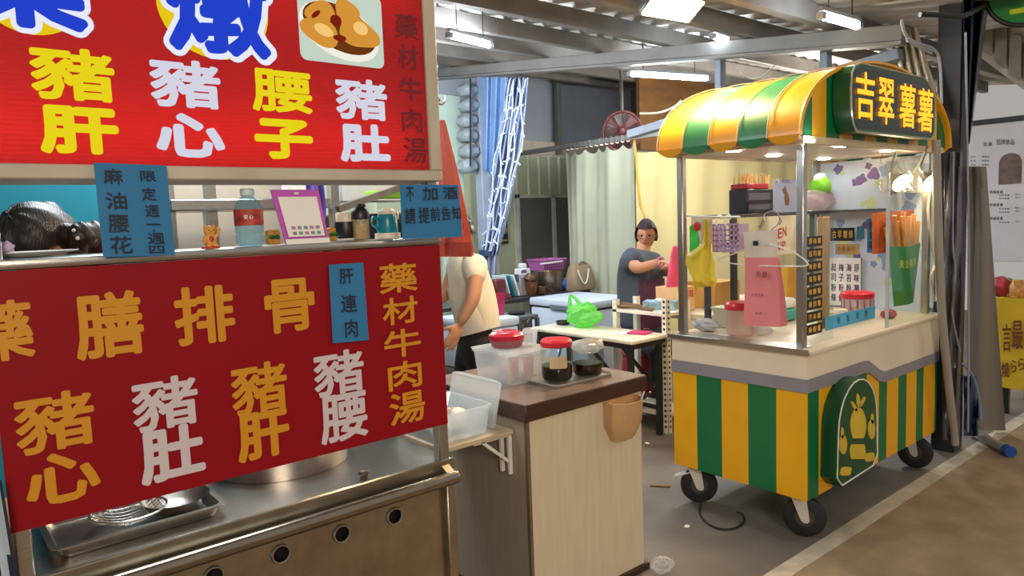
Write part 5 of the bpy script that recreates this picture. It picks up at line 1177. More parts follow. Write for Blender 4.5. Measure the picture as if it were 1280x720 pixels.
b = MB()
def hang_txt(chs, q, w_=.01):
    n_ = len(chs); x0, y0, x1, y1 = q
    for i, ch in enumerate(chs):
        a = hx(x0 + (x1 - x0) * (i + .1) / n_, y1, -.026); c_ = hx(x0 + (x1 - x0) * (i + .9) / n_, y1, -.026); d_ = hx(x0 + (x1 - x0) * (i + .1) / n_, y0, -.026)
        b.glyph(ch, a, c_ - a, d_ - a, (-1, 0, 0), w_, .001)
hang_txt('芳馥', (944, 339, 960, 347)); hang_txt('好食好茶', (939, 367, 955, 370)); hang_txt('手作', (944, 390, 953, 393))
b.build('lettering', mat('wine_print', '7c3a48', .6), t, 0)
t = thing('wire_hanger', 'white wire hanger carrying the pink bag on the left side of the cart', 'hanger', hx(955, 300))
b = MB(); o_ = .012
b.tube([hx(952, 303, o_), hx(915, 318, o_ + .02), hx(898, 325, o_ + .03), hx(930, 331, o_), hx(1000, 333, o_ - .04), hx(1008, 327, o_ - .05), hx(985, 312, o_ - .03), hx(952, 303, o_)], .0035, 6); b.build('wire', WHITEM, t)
b = MB(); b.tube([hx(952, 303, o_), hx(949, 288, o_), hx(955, 278, o_), hx(956, 268, o_), hx(966, 264, o_), hx(974, 270, o_), hx(972, 280, o_), hx(963, 288, o_)], .0035, 6); b.build('hook', STEEL, t)
b = MB(); b.box(hx(946, 304, -.006) - Vector((.004, .01, .012)), hx(946, 304, -.006) + Vector((.004, .02, .012)), .002); b.build('clip', BLACKP, t)
b = MB(); b.tube([hx(956, 268, o_), hx(951, 281, o_), hx(948, 284, o_), hx(952, 285, o_)], .003, 6); b.tube([hx(974, 270, o_), hx(977, 276, o_), hx(974, 281, o_)], .003, 6); b.build('side_hook', STEEL, t)
# rod along the top of the left side bags
b = MB(); b.tube([hx(858, 270, .02), hx(893, 271, .02), hx(925, 271, .02)], .005, 8); tag(b.build('hanging_rod', WHITEM), 'thin white rod on the cart side holding the yellow bag and the purple basket', 'rod')
t = thing('hanging_bag', 'yellow thin plastic bag hanging from the white rod', 'plastic bag', hx(878, 360))
def yb_(u, v):
    L_ = [(880, 274), (878, 305), (858, 318), (857, 330), (872, 362)]; R_ = [(884, 274), (888, 310), (893, 330), (893, 345), (897, 352)]
    k = v * 4; i = min(3, int(k)); f = k - i; l = (L_[i][0] + (L_[i + 1][0] - L_[i][0]) * f, L_[i][1] + (L_[i + 1][1] - L_[i][1]) * f); r = (R_[i][0] + (R_[i + 1][0] - R_[i][0]) * f, R_[i][1] + (R_[i + 1][1] - R_[i][1]) * f)
    return hx(l[0] + (r[0] - l[0]) * u, l[1] + (r[1] - l[1]) * u, -.012 - .035 * math.sin(PI * u) * v + .008 * math.sin(13 * u + 4 * v))
b = MB(); b.sheet(yb_, 16, 20, .003); b.build('bag', film('yellow_film', 'e6d458', .6, .35, 'fff6b0'), t)
b = MB(); b.sheet(lambda u, v: hx(865 + 30 * u, 352 + 6 * v, -.03 - .006 * math.sin(9 * u)), 8, 2, .003); b.build('bottom_fold', film('yellow_film_fold', 'e0c848', .85, .35), t)
t = thing('hanging_bag', 'green and white plastic bag with a red print behind the yellow bag', 'plastic bag', hx(866, 330))
b = MB(); b.sheet(lambda u, v: hx(862 + (8 + 6 * v) * u, 283 + 45 * v - 6 * u, .008 + .006 * math.sin(8 * v)), 8, 8, .003); b.build('green_side', mat('bright_green_film', '34b53c', .4), t)
b = MB(); b.sheet(lambda u, v: hx(864 + 26 * u, 271 + 34 * v, .014 + .005 * math.sin(9 * u)), 8, 8, .003); b.build('white_side', mat('cream_film', 'd8cdb8', .5), t)
b = MB(); p = hx(871, 283, .004); b.ball(p, (.004, .024, .024), nu=14, nv=10); b.build('red_print', mat('tomato_red', 'b8261f', .4), t)
t = thing('hanging_basket', 'small lilac perforated basket hooked on the white rod', 'basket', hx(903, 317))
a, c_ = hx(891, 281, .03), hx(922, 276, .03); z0 = hx(900, 314, .03).z
LIL = mat('lilac_plastic', 'b59ab8', .4); b = MB(); ya, yb2 = a.y, c_.y; zt = a.z; cells = 6; rows = 5; wy = (ya - yb2) / (cells + .0)
for i in range(cells + 1): b.box((a.x, ya - wy * i - .004, z0), (a.x + .004, ya - wy * i + .004, zt))
for j in range(rows + 1):
    z = z0 + (zt - z0) * j / rows; b.box((a.x, yb2 - .004, z - .0045), (a.x + .004, ya + .004, z + .0045))
b.box((a.x + .004, yb2, z0), (a.x + .10, ya, z0 + .004)); b.box((a.x + .1, yb2, z0), (a.x + .104, ya, z0 + (zt - z0) * .3)); b.box((a.x + .004, yb2, z0), (a.x + .1, yb2 + .004, zt)); b.box((a.x + .004, ya - .004, z0), (a.x + .1, ya, zt)); b.build('basket', LIL, t)
b = MB()
for px in (896, 907):
    p = hx(px, 282, .03); b.tube([p, p + Vector((-.004, .004, .03)), p + Vector((.002, -.006, .05)), p + Vector((.012, -.018, .05)), p + Vector((.012, -.02, .03))], .004, 6)
b.build('hook', WHITEM, t)
p = hx(900, 316, .0); b = MB(); b.ball(p + Vector((.06, 0, .01)), (.03, .06, .012), nu=14, nv=8, fn=lambda n, q: q * (1 + .2 * math.sin(7 * n.y))); tag(b.build('clear_wrap', CLEAR), 'crumpled clear plastic in the bottom of the lilac basket', 'wrapping')
p = at(952, 418, z=CKZ); b = MB(); b.ball((max(p.x, 3.25), p.y, CKZ + .02), (.04, .05, .022), nu=18, nv=10, fn=lambda n, q: q * (1 + .25 * math.sin(7 * n.x + 4 * n.y))); tag(b.build('crumpled_bag', film('white_film', 'dcd6d0', .6)), 'crumpled clear white bag on the counter edge below the pink bag', 'plastic bag')
# fries cup sign behind the clear pane
FY = PYF - .02
def fq(px, py): return at(px, py, y=FY)
t = thing('fries_cup_sign', 'green fries cup display with orange fries standing behind the clear pane', 'display', fq(1130, 385))
b = MB()
lo = [fq(1117, 383), fq(1140, 378)]; hi = [fq(1111, 308), fq(1149, 303)]
def cup(u, v):
    p = (lo[0] * (1 - u) + lo[1] * u) * (1 - v) + (hi[0] * (1 - u) + hi[1] * u) * v
    return p + Vector((0, -.02 * math.sin(PI * u), -.012 * math.sin(PI * u) * (v - .1)))
b.sheet(cup, 12, 6, .006); b.build('cup', mat('bright_green_card', '108a3c', .35), t)
b = MB()
for i, ch in enumerate('黃金薯條'): b.glyph(ch, cup(.2 + .16 * i, .63) + Vector((0, -.006, 0)), cup(.33 + .16 * i, .63) - cup(.2 + .16 * i, .63), cup(.2 + .16 * i, .78) - cup(.2 + .16 * i, .63), (0, -1, 0), .03, .001)
b.build('lettering', mat('yellow_print', 'd8c81e', .5), t, 0)
b = MB()
for k in range(11):
    u = .08 + .084 * k; p = cup(u, .97) + Vector((0, .012 + .01 * (k % 2), 0)); q = p + Vector(((u - .5) * .10, .005, .10 + .06 * math.sin(PI * u) + .02 * (k % 3)))
    b.bar(p, q, .024, .018, mi=0, bev=.003)
b.build('fries', mat('golden_fries', 'd8902c', .45, 0, .15, 20), t)
b = MB(); q0 = [fq(1099, 318), fq(1148, 312), fq(1150, 262), fq(1098, 266)]
b.sheet(lambda u, v: (q0[0] * (1 - u) + q0[1] * u) * (1 - v) + (q0[3] * (1 - u) + q0[2] * u) * v + Vector((0, .035, 0)), 4, 4, .003); b.build('orange_back', mat('orange_card', 'c2561f', .5, 0, .35, 14), t)
p = fq(1132, 383); b = MB(); b.ball((p.x + .02, FY + .10, KZ + .025), (.05, .04, .025), nu=16, nv=10, fn=lambda n, q: q * (1 + .15 * math.sin(8 * n.x))); tag(b.build('wrapped_sweets', mat('rose_wrap', 'b8506c', .4, 0, .4, 30)), 'pink wrapped packet at the foot of the green fries cup', 'packet')
# crumpled clear film on the pane top
q = [at(1098, 200, y=PYF - .07), at(1150, 205, y=PYF - .07)]
b = MB(); b.sheet(lambda u, v: q[0] * (1 - u) + q[1] * u + Vector((0, -.012 + .02 * math.sin(17 * u) * math.sin(9 * v + 5 * u), .035 * math.sin(23 * u) * (1 - v) - .16 * v)), 40, 12, .001); tag(b.build('film_sheet', film('gold_film', 'd8c8a0', .02, .08)), 'crinkled clear film draped over the pane at the right of the cart', 'film')
# clip lamp at the right end, plus one added as its reflection
for px, lab in ((1165, 'glowing round clip lamp outside the clear pane at the cart end'), (1127, 'glowing round lamp added as a reflection in the clear pane over the fries cup')):
    yy = 1.60 if px == 1165 else 1.80; p = at(px, 229, y=yy); t = thing('clip_lamp', lab, 'lamp', p, 'clip lamps on the cart')
    n_ = Vector((-.35, -.75, -.55)).normalized(); u_ = n_.cross(Vector((0, 0, 1))).normalized(); v_ = u_.cross(n_); M3 = Matrix((u_, v_, n_)).transposed()
    b = MB(); b.lathe(p, [(.018, -.085), (.03, -.07), (.058, -.01), (.06, .0), (.055, .0)], 28, M3=M3, cap=False); b.build('shade', mat('lamp_shade_grey', '6f6a62', .4, .4), t)
    b = MB(); b.lathe(p, [(.001, -.02), (.054, -.008), (.054, -.004), (.001, .002)], 28, M3=M3); b.build('bulb', emis('clip_lamp_glow', 'ffd9a0', CLIP), t)
    b = MB(); top = Vector((p.x + .01, p.y + .03, 1.92)); b.tube([p - n_ * .08, p - n_ * .1 + Vector((0, 0, .05)), top], .008, 6); b.build('arm', STEEL, t)
p = at(1166, 240, y=1.64); b = MB(); pts = [at(1163, 240, y=1.64), at(1160, 262, y=1.64), at(1164, 300, y=1.64), at(1168, 330, y=1.64), at(1164, 345, y=1.64), at(1167, 372, y=1.64), at(1171, 372, y=1.64), at(1170, 335, y=1.64)]
b.tube(pts, .007, 6); tag(b.build('lamp_cord', mat('white_cord', 'cfc6b2', .5)), 'pale looped lamp cord hanging at the right end of the cart', 'cord')
# cable and litter on the floor
p0 = at(877, 628, z=.006); b = MB(); b.tube([at(x, y, z=.006) for x, y in ((876, 630), (875, 642), (884, 654), (900, 661), (918, 660), (930, 652), (928, 643), (921, 640))], .005, 6); tag(b.build('floor_cable', CABLE), 'thin black cable curled on the floor by the cart wheel', 'cable')
b = MB(); b.tube([at(813, 607, z=.006), at(838, 608, z=.006)], .006, 6); tag(b.build('chopstick', mat('dark_bamboo', '7a5c3c')), 'thin stick lying on the floor left of the cart', 'stick')
for k, (x, y, lab) in enumerate(((859, 658, 'white scrap of paper on the floor in front of the left cart wheel'), (809, 554, 'white scrap of paper on the floor behind the cabinet'))):
    p = at(x, y, z=.004); b = MB(); b.obox((p.x, p.y, .004), (.03, .025, .006), Matrix.Rotation(k + .4, 3, 'Z'), .002); tag(b.build('paper_scrap', PAPER), lab, 'paper scrap')
p = at(828, 708, z=.02); b = MB(); b.ball((p.x, p.y, .03), (.05, .04, .03), nu=16, nv=10, fn=lambda n, q: q * (1 + .25 * math.sin(7 * n.x + 5 * n.y))); tag(b.build('clear_wrapper', CLEAR), 'crumpled clear wrapper on the floor at the cabinet foot', 'wrapper')
# ------------------------------------------------------------------ ceiling lights
TG = emis('fluorescent_glow', 'eaf6ff', TUBE)
def tubelight(qa, qb, label, drop=.10, r=.017, mtl=None):
    """a tube whose two ends are seen at qa, qb, hung DROP below the roof"""
    def hit(q):
        p = at(*q, d=3)
        for _ in range(40):
            v = p - CAM; t_ = (rz(p.y) - drop - CAM.z) / v.z; p = CAM + v * t_
        return p
    a, c_ = hit(qa), hit(qb); t = thing('tube_light', label, 'ceiling light', (a + c_) / 2, 'fluorescent tubes under the roof')
    b = MB(); b.tube([a, c_], r, 12); b.build('tube', mtl or TG, t)
    d = (c_ - a).normalized(); b = MB(); b.bar(a - d * .03 + Vector((0, 0, r + .022)), c_ + d * .03 + Vector((0, 0, r + .022)), .03, .022)
    b.box(a - Vector((.02, .02, .015)) - d * .02, a + Vector((.02, .02, .02)) - d * .02); b.box(c_ - Vector((.02, .02, .015)) + d * .02, c_ + Vector((.02, .02, .02)) + d * .02); b.build('housing', GREYM, t)
    b = MB()
    for f in (.15, .85):
        p = a + (c_ - a) * f; b.tube([p + Vector((0, 0, r + .02)), Vector((p.x, p.y, rz(p.y) + .01))], .004, 5)
    b.build('hanger_wire', CABLE, t)
    return t
tubelight((564, 45), (611, 57), 'short tube light at the far left under the roof, beside the lightbox sign', .24)
tubelight((790, 93), (882, 99), 'tube light just below the main beam, behind the striped roof', .30)
tubelight((720, 118), (790, 132), 'tube light with a hanging wire above the tarp wall at the back', .16)
tubelight((1029, 21), (1071, 33), 'tube light above the main beam at the right of the roof', .20, mtl=emis('weak_tube_glow', 'eaf6ff', 55))
tubelight((892, 46), (909, 52), 'far small tube light peeping over the main beam', .12, mtl=emis('weak_tube_glow', 'eaf6ff', 55))
# flood lamp
p = at(841, 11, d=3.75); t = thing('flood_lamp', 'bright warm flood lamp hanging from the roof above the cart', 'lamp', p)
n_ = Vector((-.25, -.25, -.95)).normalized(); u_ = Vector((.9, -.43, -.12)); u_ = (u_ - n_ * u_.dot(n_)).normalized(); v_ = n_.cross(u_); M3 = Matrix((u_, v_, n_)).transposed()
b = MB(); M4 = M3.to_4x4(); M4.translation = p; b.box((-.15, -.10, -.06), (.15, .10, -.005), .01, M=M4); b.build('housing', mat('grey_lamp_body', '5c5c5c', .4, .4), t)
b = MB(); b.box((-.135, -.085, -.006), (.135, .085, .004), .004, M=M4); b.build('lens', emis('flood_glow', 'ffd9a6', FLOOD), t)
b = MB(); b.bar(p - n_ * .05, Vector((p.x, p.y, rz(p.y))), .03, .02); b.build('bracket', DKSTEEL, t)
b = MB(); a, c_ = at(797, 142, x=5.6), at(842, 128, x=5.6); pts = [a + (c_ - a) * (i / 10) + Vector((0, 0, -.06 * math.sin(PI * i / 10))) for i in range(11)]
b.tube([at(800, 142, x=5.9), at(823, 141, x=5.9), at(842, 134, x=5.9), at(852, 126, x=5.9)], .012, 6); tag(b.build('dangling_wire', mat('white_cord', 'cfc6b2')), 'white wire dangling from the tube light above the tarp wall', 'wire')
b = MB(); b.tube([at(921, 86, x=4.9), at(935, 97, x=4.9), at(952, 96, x=4.9), at(968, 82, x=4.9)], .005, 6); tag(b.build('roof_wire', mat('white_cord', 'cfc6b2')), 'looped pale wire hanging below the main beam', 'wire')
# ------------------------------------------------------------------ right hand edge
def rp(px, py, y): return at(px, py, y=y)
t = thing('awning_curtain', 'grey white curtain bundled above the glowing cart sign', 'curtain', at(1140, 120, x=4.85))
def bc(u, v):
    l = 1112 + 18 * v; r = 1146 + 32 * v; return at(l + (r - l) * u, 34 + 105 * v, x=4.86 + .045 * math.sin(u * 26 + 2 * v))
b = MB(); b.sheet(bc, 30, 8, .004); b.build('cloth', mat('greige_cloth', 'cfc6b8', .7, 0, .08), t)
b = MB(); b.tube([at(1127, 25, y=1.66), at(1133, 45, y=1.66), at(1150, 55, y=1.66), at(1168, 62, y=1.66), at(1175, 80, y=1.66), at(1177, 130, y=1.66)], .008, 6); b.tube([at(1133, 48, y=1.66), at(1150, 58, y=1.66), at(1166, 64, y=1.66)], .007, 6); b.tube([at(1134, 51, y=1.66), at(1152, 61, y=1.66), at(1164, 67, y=1.66)], .007, 6)
tag(b.build('grey_cables', mat('grey_cable', '8e959c', .5)), 'bundle of grey cables arching beside the dark corner column', 'cable')
t = thing('navy_tarp', 'dark navy tarp hanging by the dark corner column', 'tarp', rp(1222, 130, 1.60))
def nt_(u, v):
    l = 1204 + 4 * v; r = 1241 - 29 * v; return at(l + (r - l) * u, -30 + 210 * v, y=1.60 + .03 * math.sin(u * 14))
b = MB(); b.sheet(nt_, 24, 10, .004); b.build('cloth', mat('navy_tarp', '161a36', .3, 0, .15, 4), t)
b = MB(); b.tube([rp(1207, 40, 1.56), rp(1211, 300, 1.56), rp(1210, 540, 1.56)], .006, 6); tag(b.build('tarp_cord', mat('pale_cord', '8a8a96', .5)), 'thin pale cord running down beside the dark corner column', 'cord')
b = MB(); b.tube([rp(1170, 175, 1.55), rp(1172, 260, 1.56), rp(1178, 400, 1.58), rp(1194, 555, 1.60)], .022, 12); tag(b.build('grey_pole', mat('grey_pole', '98928a', .4, 0, .08)), 'slanted grey pole leaning between the cart and the dark column', 'pole')
t = thing('silver_sheet', 'crumpled dark silver sheet hanging behind the slanted grey pole', 'sheet', rp(1192, 550, 1.66))
def ss(u, v): return at(1181 + 22 * u - 3 * v, 190 + 360 * v, y=1.63 + .012 * math.sin(u * 12 + 9 * v) + .01 * math.sin(23 * v))
b = MB(); b.sheet(ss, 14, 40, .003); b.build('sheet', mat('silver_film', '55535a', .3, .3, .25, 8), t)
b = MB(); b.tube([rp(1192, 190, 1.62), rp(1191, 300, 1.62), rp(1194, 340, 1.62), rp(1190, 390, 1.62), rp(1200, 440, 1.62)], .006, 6); b.build('edge_cord', mat('pale_cord', '8a8a96'), t)
# plastic roll-down screen
RXX = 5.42
t = thing('roll_screen', 'grey plastic roll-down screen with a blue capped roller lying at its foot', 'screen', at(1235, 548, y=1.62))
def rs_(u, v):
    l = 1211 + 2 * v; r = 1233 + 24 * v; return at(l + (r - l) * u, 208 + 330 * v, y=1.70 - .10 * u + .012 * math.sin(7 * u + 3 * v))
b = MB(); b.sheet(rs_, 10, 12, .003); b.build('screen', film('grey_screen', '8b857e', .85, .4, 'c0c0c0', .3), t)
a, c_ = at(1216, 540, z=.035), at(1258, 562, z=.035); b = MB(); b.tube([a, c_], .03, 14); b.build('roller', mat('roller_grey', '9a958c', .4), t)
d = (c_ - a).normalized(); b = MB(); b.tube([c_, c_ + d * .05], [.038, .036], 14); b.build('end_cap', mat('blue_cap', '1f4f9a', .35), t)
b = MB(); b.tube([at(1204, 455, y=1.62), at(1216, 470, y=1.62), at(1224, 500, y=1.62), at(1226, 525, y=1.62)], .008, 6); tag(b.build('blue_rope', mat('pale_blue_rope', '7d93b8', .5)), 'pale rope loop beside the foot of the roll-down screen', 'rope')
b = MB(); b.sheet(lambda u, v: at(1205 + 18 * u, 470 + 75 * v, y=1.66 + .02 * math.sin(8 * u + 4 * v)), 8, 10, .003); tag(b.build('blue_sheet', mat('dark_blue_film', '1d3558', .4)), 'dark blue sheet bunched behind the foot of the roll-down screen', 'sheet')
# menu board of the neighbouring stall
MX = 6.5; q0, q1 = at(1211, 158, x=MX), at(1211, 326, x=MX)
t = thing('neighbour_menu', 'white menu board with an arched photo at the right edge', 'menu board', (MX, 1.6, q1.z))
b = MB(); b.box((MX, .9, q1.z), (MX + .03, q0.y + .25, q0.z), .004); b.build('board', mat('pale_menu_white', 'c9c9d0', .45, 0, .03), t)
b = MB(); b.box((MX - .01, .9, q0.z), (MX + .04, q0.y + .25, q0.z + .04)); b.build('top_edge', mat('dark_edge', '2a2a30', .5), t)
def mx(px, py): return at(px, py, x=MX - .001)
b = MB(); p0, p1 = mx(1248, 231), mx(1278, 190); w_ = p0.y - p1.y
arc = [(0, 0), (w_, 0)] + [(w_ / 2 + w_ / 2 * math.cos(PI * i / 10), (p1.z - p0.z) * .68 + w_ / 2 * math.sin(PI * i / 10)) for i in range(11)]
b.prism(arc, (MX - .0005, p0.y, p0.z), (0, -1, 0), (0, 0, 1), (-.002, 0, 0)); b.build('arched_photo', mat('photo_brown', '6a5a55', .5, 0, .45, 9), t)
b = MB()
def mline(s, x0, y0, x1, y1):
    n_ = len(s)
    for i, ch in enumerate(s):
        a = mx(x0 + (x1 - x0) * (i + .05) / n_, y1); c2 = mx(x0 + (x1 - x0) * (i + .9) / n_, y1); e = mx(x0 + (x1 - x0) * (i + .05) / n_, y0); b.glyph(ch, a, c2 - a, e - a, (-1, 0, 0), .02, .001)
mline('菜單', 1229, 178, 1241, 183); mline('招牌飲品', 1245, 174, 1269, 181)
for y_ in (238, 254, 271): mline('特調推薦', 1237, y_, 1254, y_ + 4)
for y_ in (195, 200, 205): mline('奶茶', 1213, y_, 1220, y_ + 2); mline('檸檬茶', 1227, y_, 1237, y_ + 2)
for y_ in (243, 247, 260, 264, 277): mline('紅茶拿鐵', 1249, y_, 1262, y_ + 2); mline('四十', 1269, y_ - 1, 1277, y_ + 1)
b.build('lettering', mat('grey_ink', '5a5a62', .6, var=0), t, 0)
# yellow cloth table with clutter
YX = 6.15
t = thing('draped_table', 'table under a yellow banner cloth with brown characters at the right edge', 'table', (YX + .3, 1.3, 0))
q0, q1, q2 = at(1244, 372, x=YX), at(1252, 484, x=YX), at(1300, 360, x=YX)
b = MB(); b.sheet(lambda u, v: Vector((YX + .01 * math.sin(9 * u + 3 * v), q0.y - (q0.y - .8) * u - .02 * v, q0.z - (q0.z - q1.z) * v)), 24, 8, .004); b.build('cloth', mat('yellow_banner', 'c6a41c', .6, 0, .08), t)
b = MB(); b.box((YX + .01, .8, q0.z - .03), (YX + .7, q0.y, q0.z - .003), .004); b.build('table_top', mat('yellow_banner', 'c6a41c'), t)
for yy in (.85, q0.y - .06):
    b = MB(); b.bar((YX + .1, yy, 0), (YX + .1, yy, q0.z - .03), .04); b.bar((YX + .62, yy, 0), (YX + .62, yy, q0.z - .03), .04); b.build('leg', BLACKP, t)
b = MB()
def yl(ch, x0, y0, x1, y1):
    a = at(x0, y1, x=YX - .016); c2 = at(x1, y1, x=YX - .016); e = at(x0, y0, x=YX - .016); b.glyph(ch, a, c2 - a, e - a, (-1, 0, 0), .03, .001)
yl('言', 1253, 404, 1264, 440); yl('最', 1265, 400, 1279, 437); yl('美', 1280, 398, 1294, 434); yl('燒', 1252, 452, 1262, 472); yl('ら', 1264, 450, 1271, 466); yl('ら', 1273, 447, 1281, 463)
b.build('lettering', mat('brown_print', '6a3412', .6, var=0), t, 0)
def onY(px, dx=.25): p = at(px, 360, x=YX + dx); return Vector((p.x, p.y, q0.z - .002))
for k, (px, dx, cc, h, r, lab) in enumerate(((1250, .15, 'a8323a', .15, .07, 'red and white wrapped package on the yellow draped table'), (1272, .1, 'c88a4a', .13, .05, 'amber jar on the yellow draped table'), (1259, .35, '3f7a48', .12, .06, 'green package behind the red one on the yellow draped table'))):
    p = onY(px, dx); b = MB()
    if k == 1: b.lathe(p, [(r * .9, 0), (r, .01), (r, h * .7), (r * .7, h * .85), (r * .75, h)], 20)
    else: b.ball(p + Vector((0, 0, h / 2)), (r, r, h / 2), nu=14, nv=10, fn=lambda n, q: q * (1 + .15 * math.sin(6 * n.x + 5 * n.z)))
    tag(b.build(('snack_package', 'amber_jar', 'green_package')[k], mat('pack_%d' % k, cc, .4, 0, .5, 25)), lab, ('package', 'jar', 'package')[k])
# old picture menu sign top right and green round sign
dd = 5.2
c = [at(1231, 22, d=dd), at(1300, 38, d=dd - .35), at(1300, 128, d=dd - .35), at(1226, 72, d=dd)]
t = thing('picture_menu', 'tilted cream menu banner with rounded brown pictures at the top right corner', 'banner', (c[0] + c[2]) / 2)
cn = (c[1] - c[0]).cross(c[3] - c[0]).normalized()
if cn.dot(CAM - c[0]) < 0: cn = -cn
def cq(u, v): return c[0] * (1 - u) * (1 - v) + c[1] * u * (1 - v) + c[2] * u * v + c[3] * (1 - u) * v
b = MB(); b.sheet(lambda u, v: cq(u, v), 4, 4, .02); b.build('board', mat('cream_banner', '9c9480', .5, 0, .06), t)
b = MB()
for u0, u1, v0, v1 in ((.02, .22, .02, .80), (.27, .47, .10, .86), (.52, .72, .16, .9), (.77, .97, .2, .92)):
    rr = rrect(u0, u1, v0, v1, .05); P0 = [cq(a, d) + cn * .022 for a, d in rr]; vs = [b.bm.verts.new(p) for p in P0]; vs2 = [b.bm.verts.new(p + cn * .003) for p in P0]
    b.bm.faces.new(vs); b.bm.faces.new(vs2[::-1])
    for i in range(len(vs)): b.bm.faces.new((vs[i], vs[(i + 1) % len(vs)], vs2[(i + 1) % len(vs)], vs2[i]))
b.build('picture', mat('brown_picture', '6e6450', .5, 0, .3, 8), t)
p = at(1283, -14, d=4.2); fn_ = (CAM - p).normalized(); fu = Vector((0, 0, 1)).cross(fn_).normalized(); fv = fn_.cross(fu); M3 = Matrix((fu, fv, fn_)).transposed()
t = thing('round_sign', 'green round sign with a yellow mark at the very top right corner', 'sign', p)
b = MB(); b.lathe(p, [(.2, -.04), (.2, 0)], 40, M3=M3); b.build('disc', mat('leaf_green_sign', '1d8a3c', .35), t)
b = MB(); b.tube([p + (fu * math.cos(a) + fv * math.sin(a)) * .2 for a in [2 * PI * i / 40 for i in range(40)]], .014, 8, close=True); b.build('rim', BLACKP, t)
b = MB(); b.obox(p + fu * -.02 - fv * .115 + fn_ * .003, (.12, .03, .004), M3, .0015); b.build('mark', mat('lime_mark', 'c8dc2c', .5), t)
b = MB(); b.tube([p - fu * .19 - fv * .05, at(1205, 20, y=1.5), at(1150, 18, y=1.62)], .014, 6); b.build('bracket', BLACKP, t)

# ------------------------------------------------------------------ people
def skin(nodes, edges, root=0, sub=2):
    me = bpy.data.meshes.new('s'); me.from_pydata([n[0] for n in nodes], edges, []); o = bpy.data.objects.new('s', me); C.objects.link(o)
    md = o.modifiers.new('k', 'SKIN'); md.use_smooth_shade = True
    for i, n in enumerate(nodes):
        r = n[1]; me.skin_vertices[0].data[i].radius = (r, r) if not isinstance(r, tuple) else r
        me.skin_vertices[0].data[i].use_root = (i == root)
    s2 = o.modifiers.new('d', 'SUBSURF'); s2.levels = sub; s2.render_levels = sub
    bpy.context.view_layer.update(); out = bpy.data.meshes.new_from_object(o.evaluated_get(bpy.context.evaluated_depsgraph_get()))
    bpy.data.objects.remove(o); bpy.data.meshes.remove(me); return out
def add_mesh(b, me, mi=0):
    n = len(b.bm.faces); b.bm.from_mesh(me); b.bm.faces.ensure_lookup_table()
    for f in b.bm.faces[n:]: f.material_index = mi
    bpy.data.meshes.remove(me); return b
def remesh(b, vox):
    me = bpy.data.meshes.new('r'); b.bm.to_mesh(me); b.bm.free(); o = bpy.data.objects.new('r', me); C.objects.link(o)
    md = o.modifiers.new('r', 'REMESH'); md.mode = 'VOXEL'; md.voxel_size = vox; sm = o.modifiers.new('s', 'SMOOTH'); sm.iterations = 2; sm.factor = .5
    bpy.context.view_layer.update(); out = bpy.data.meshes.new_from_object(o.evaluated_get(bpy.context.evaluated_depsgraph_get()))
    bpy.data.objects.remove(o); bpy.data.meshes.remove(me); nb = MB(); nb.bm.from_mesh(out); bpy.data.meshes.remove(out); return nb
def head_shape(b, c, fw, up, s=1):
    fw, up = fw.normalized(), up.normalized(); rt = fw.cross(up).normalized(); up = rt.cross(fw); M3 = Matrix((rt, fw, up)).transposed()
    def fn(n, p):
        x, y, z = n
        w = 1 - .28 * max(0, -z) ** 1.3; q = Vector((p.x * w, p.y * (1 - .12 * max(0, -z)), p.z))
        if y > 0:
            q.y += .026 * s * math.exp(-((x / .16) ** 2 + ((z + .12) / .2) ** 2)) + .008 * s * math.exp(-((x / .35) ** 2 + ((z + .75) / .18) ** 2)) + .006 * s * math.exp(-((x / .25) ** 2 + ((z + .43) / .09) ** 2))
            q.y -= .012 * s * (math.exp(-(((x - .4) / .2) ** 2 + ((z - .08) / .13) ** 2)) + math.exp(-(((x + .4) / .2) ** 2 + ((z - .08) / .13) ** 2)))
        return q
    b.ball(c, Vector((.074, .092, .115)) * s, nu=40, nv=28, fn=fn, M3=M3)
    for sg in (-1, 1): b.ball(c + M3 @ Vector((.073 * sg, -.008, -.005)) * s, Vector((.01, .018, .03)) * s, nu=10, nv=8, M3=M3)
    return M3
def hand_shape(b, wrist, d, palmn, s=1, curl=.5, thumb=1):
    """palm along d, palm facing palmn; five separate bent fingers"""
    d = d.normalized(); palmn = (palmn - d * palmn.dot(d)).normalized(); sd = d.cross(palmn)
    M3 = Matrix((sd, d, palmn)).transposed()
    b.ball(wrist + d * .045 * s, Vector((.042, .056, .015)) * s, nu=16, nv=10, M3=M3)
    for k, (off, L) in enumerate(((-.032, .062), (-.011, .074), (.011, .07), (.031, .055))):
        p = wrist + d * .088 * s + sd * off * s; pts = [p - d * .02 * s, p]; dirv = d + sd * off * 2.5
        for j, f in enumerate((.45, .32, .25)):
            dirv = (dirv + palmn * curl * (.35 + .25 * j)).normalized(); p = p + dirv * L * f * s; pts.append(p)
        b.tube(pts, [.0095 * s, .0095 * s, .0088 * s, .008 * s, .0055 * s], 8)
    p = wrist + d * .03 * s - sd * .036 * s * thumb; q = p + (d * .55 - sd * .75 * thumb + palmn * .3).normalized() * .035 * s
    b.tube([p + sd * .02 * s * thumb, p, q, q + (d * .9 - sd * .3 * thumb + palmn * .4).normalized() * .028 * s], [.013 * s, .013 * s, .0105 * s, .007 * s], 8)
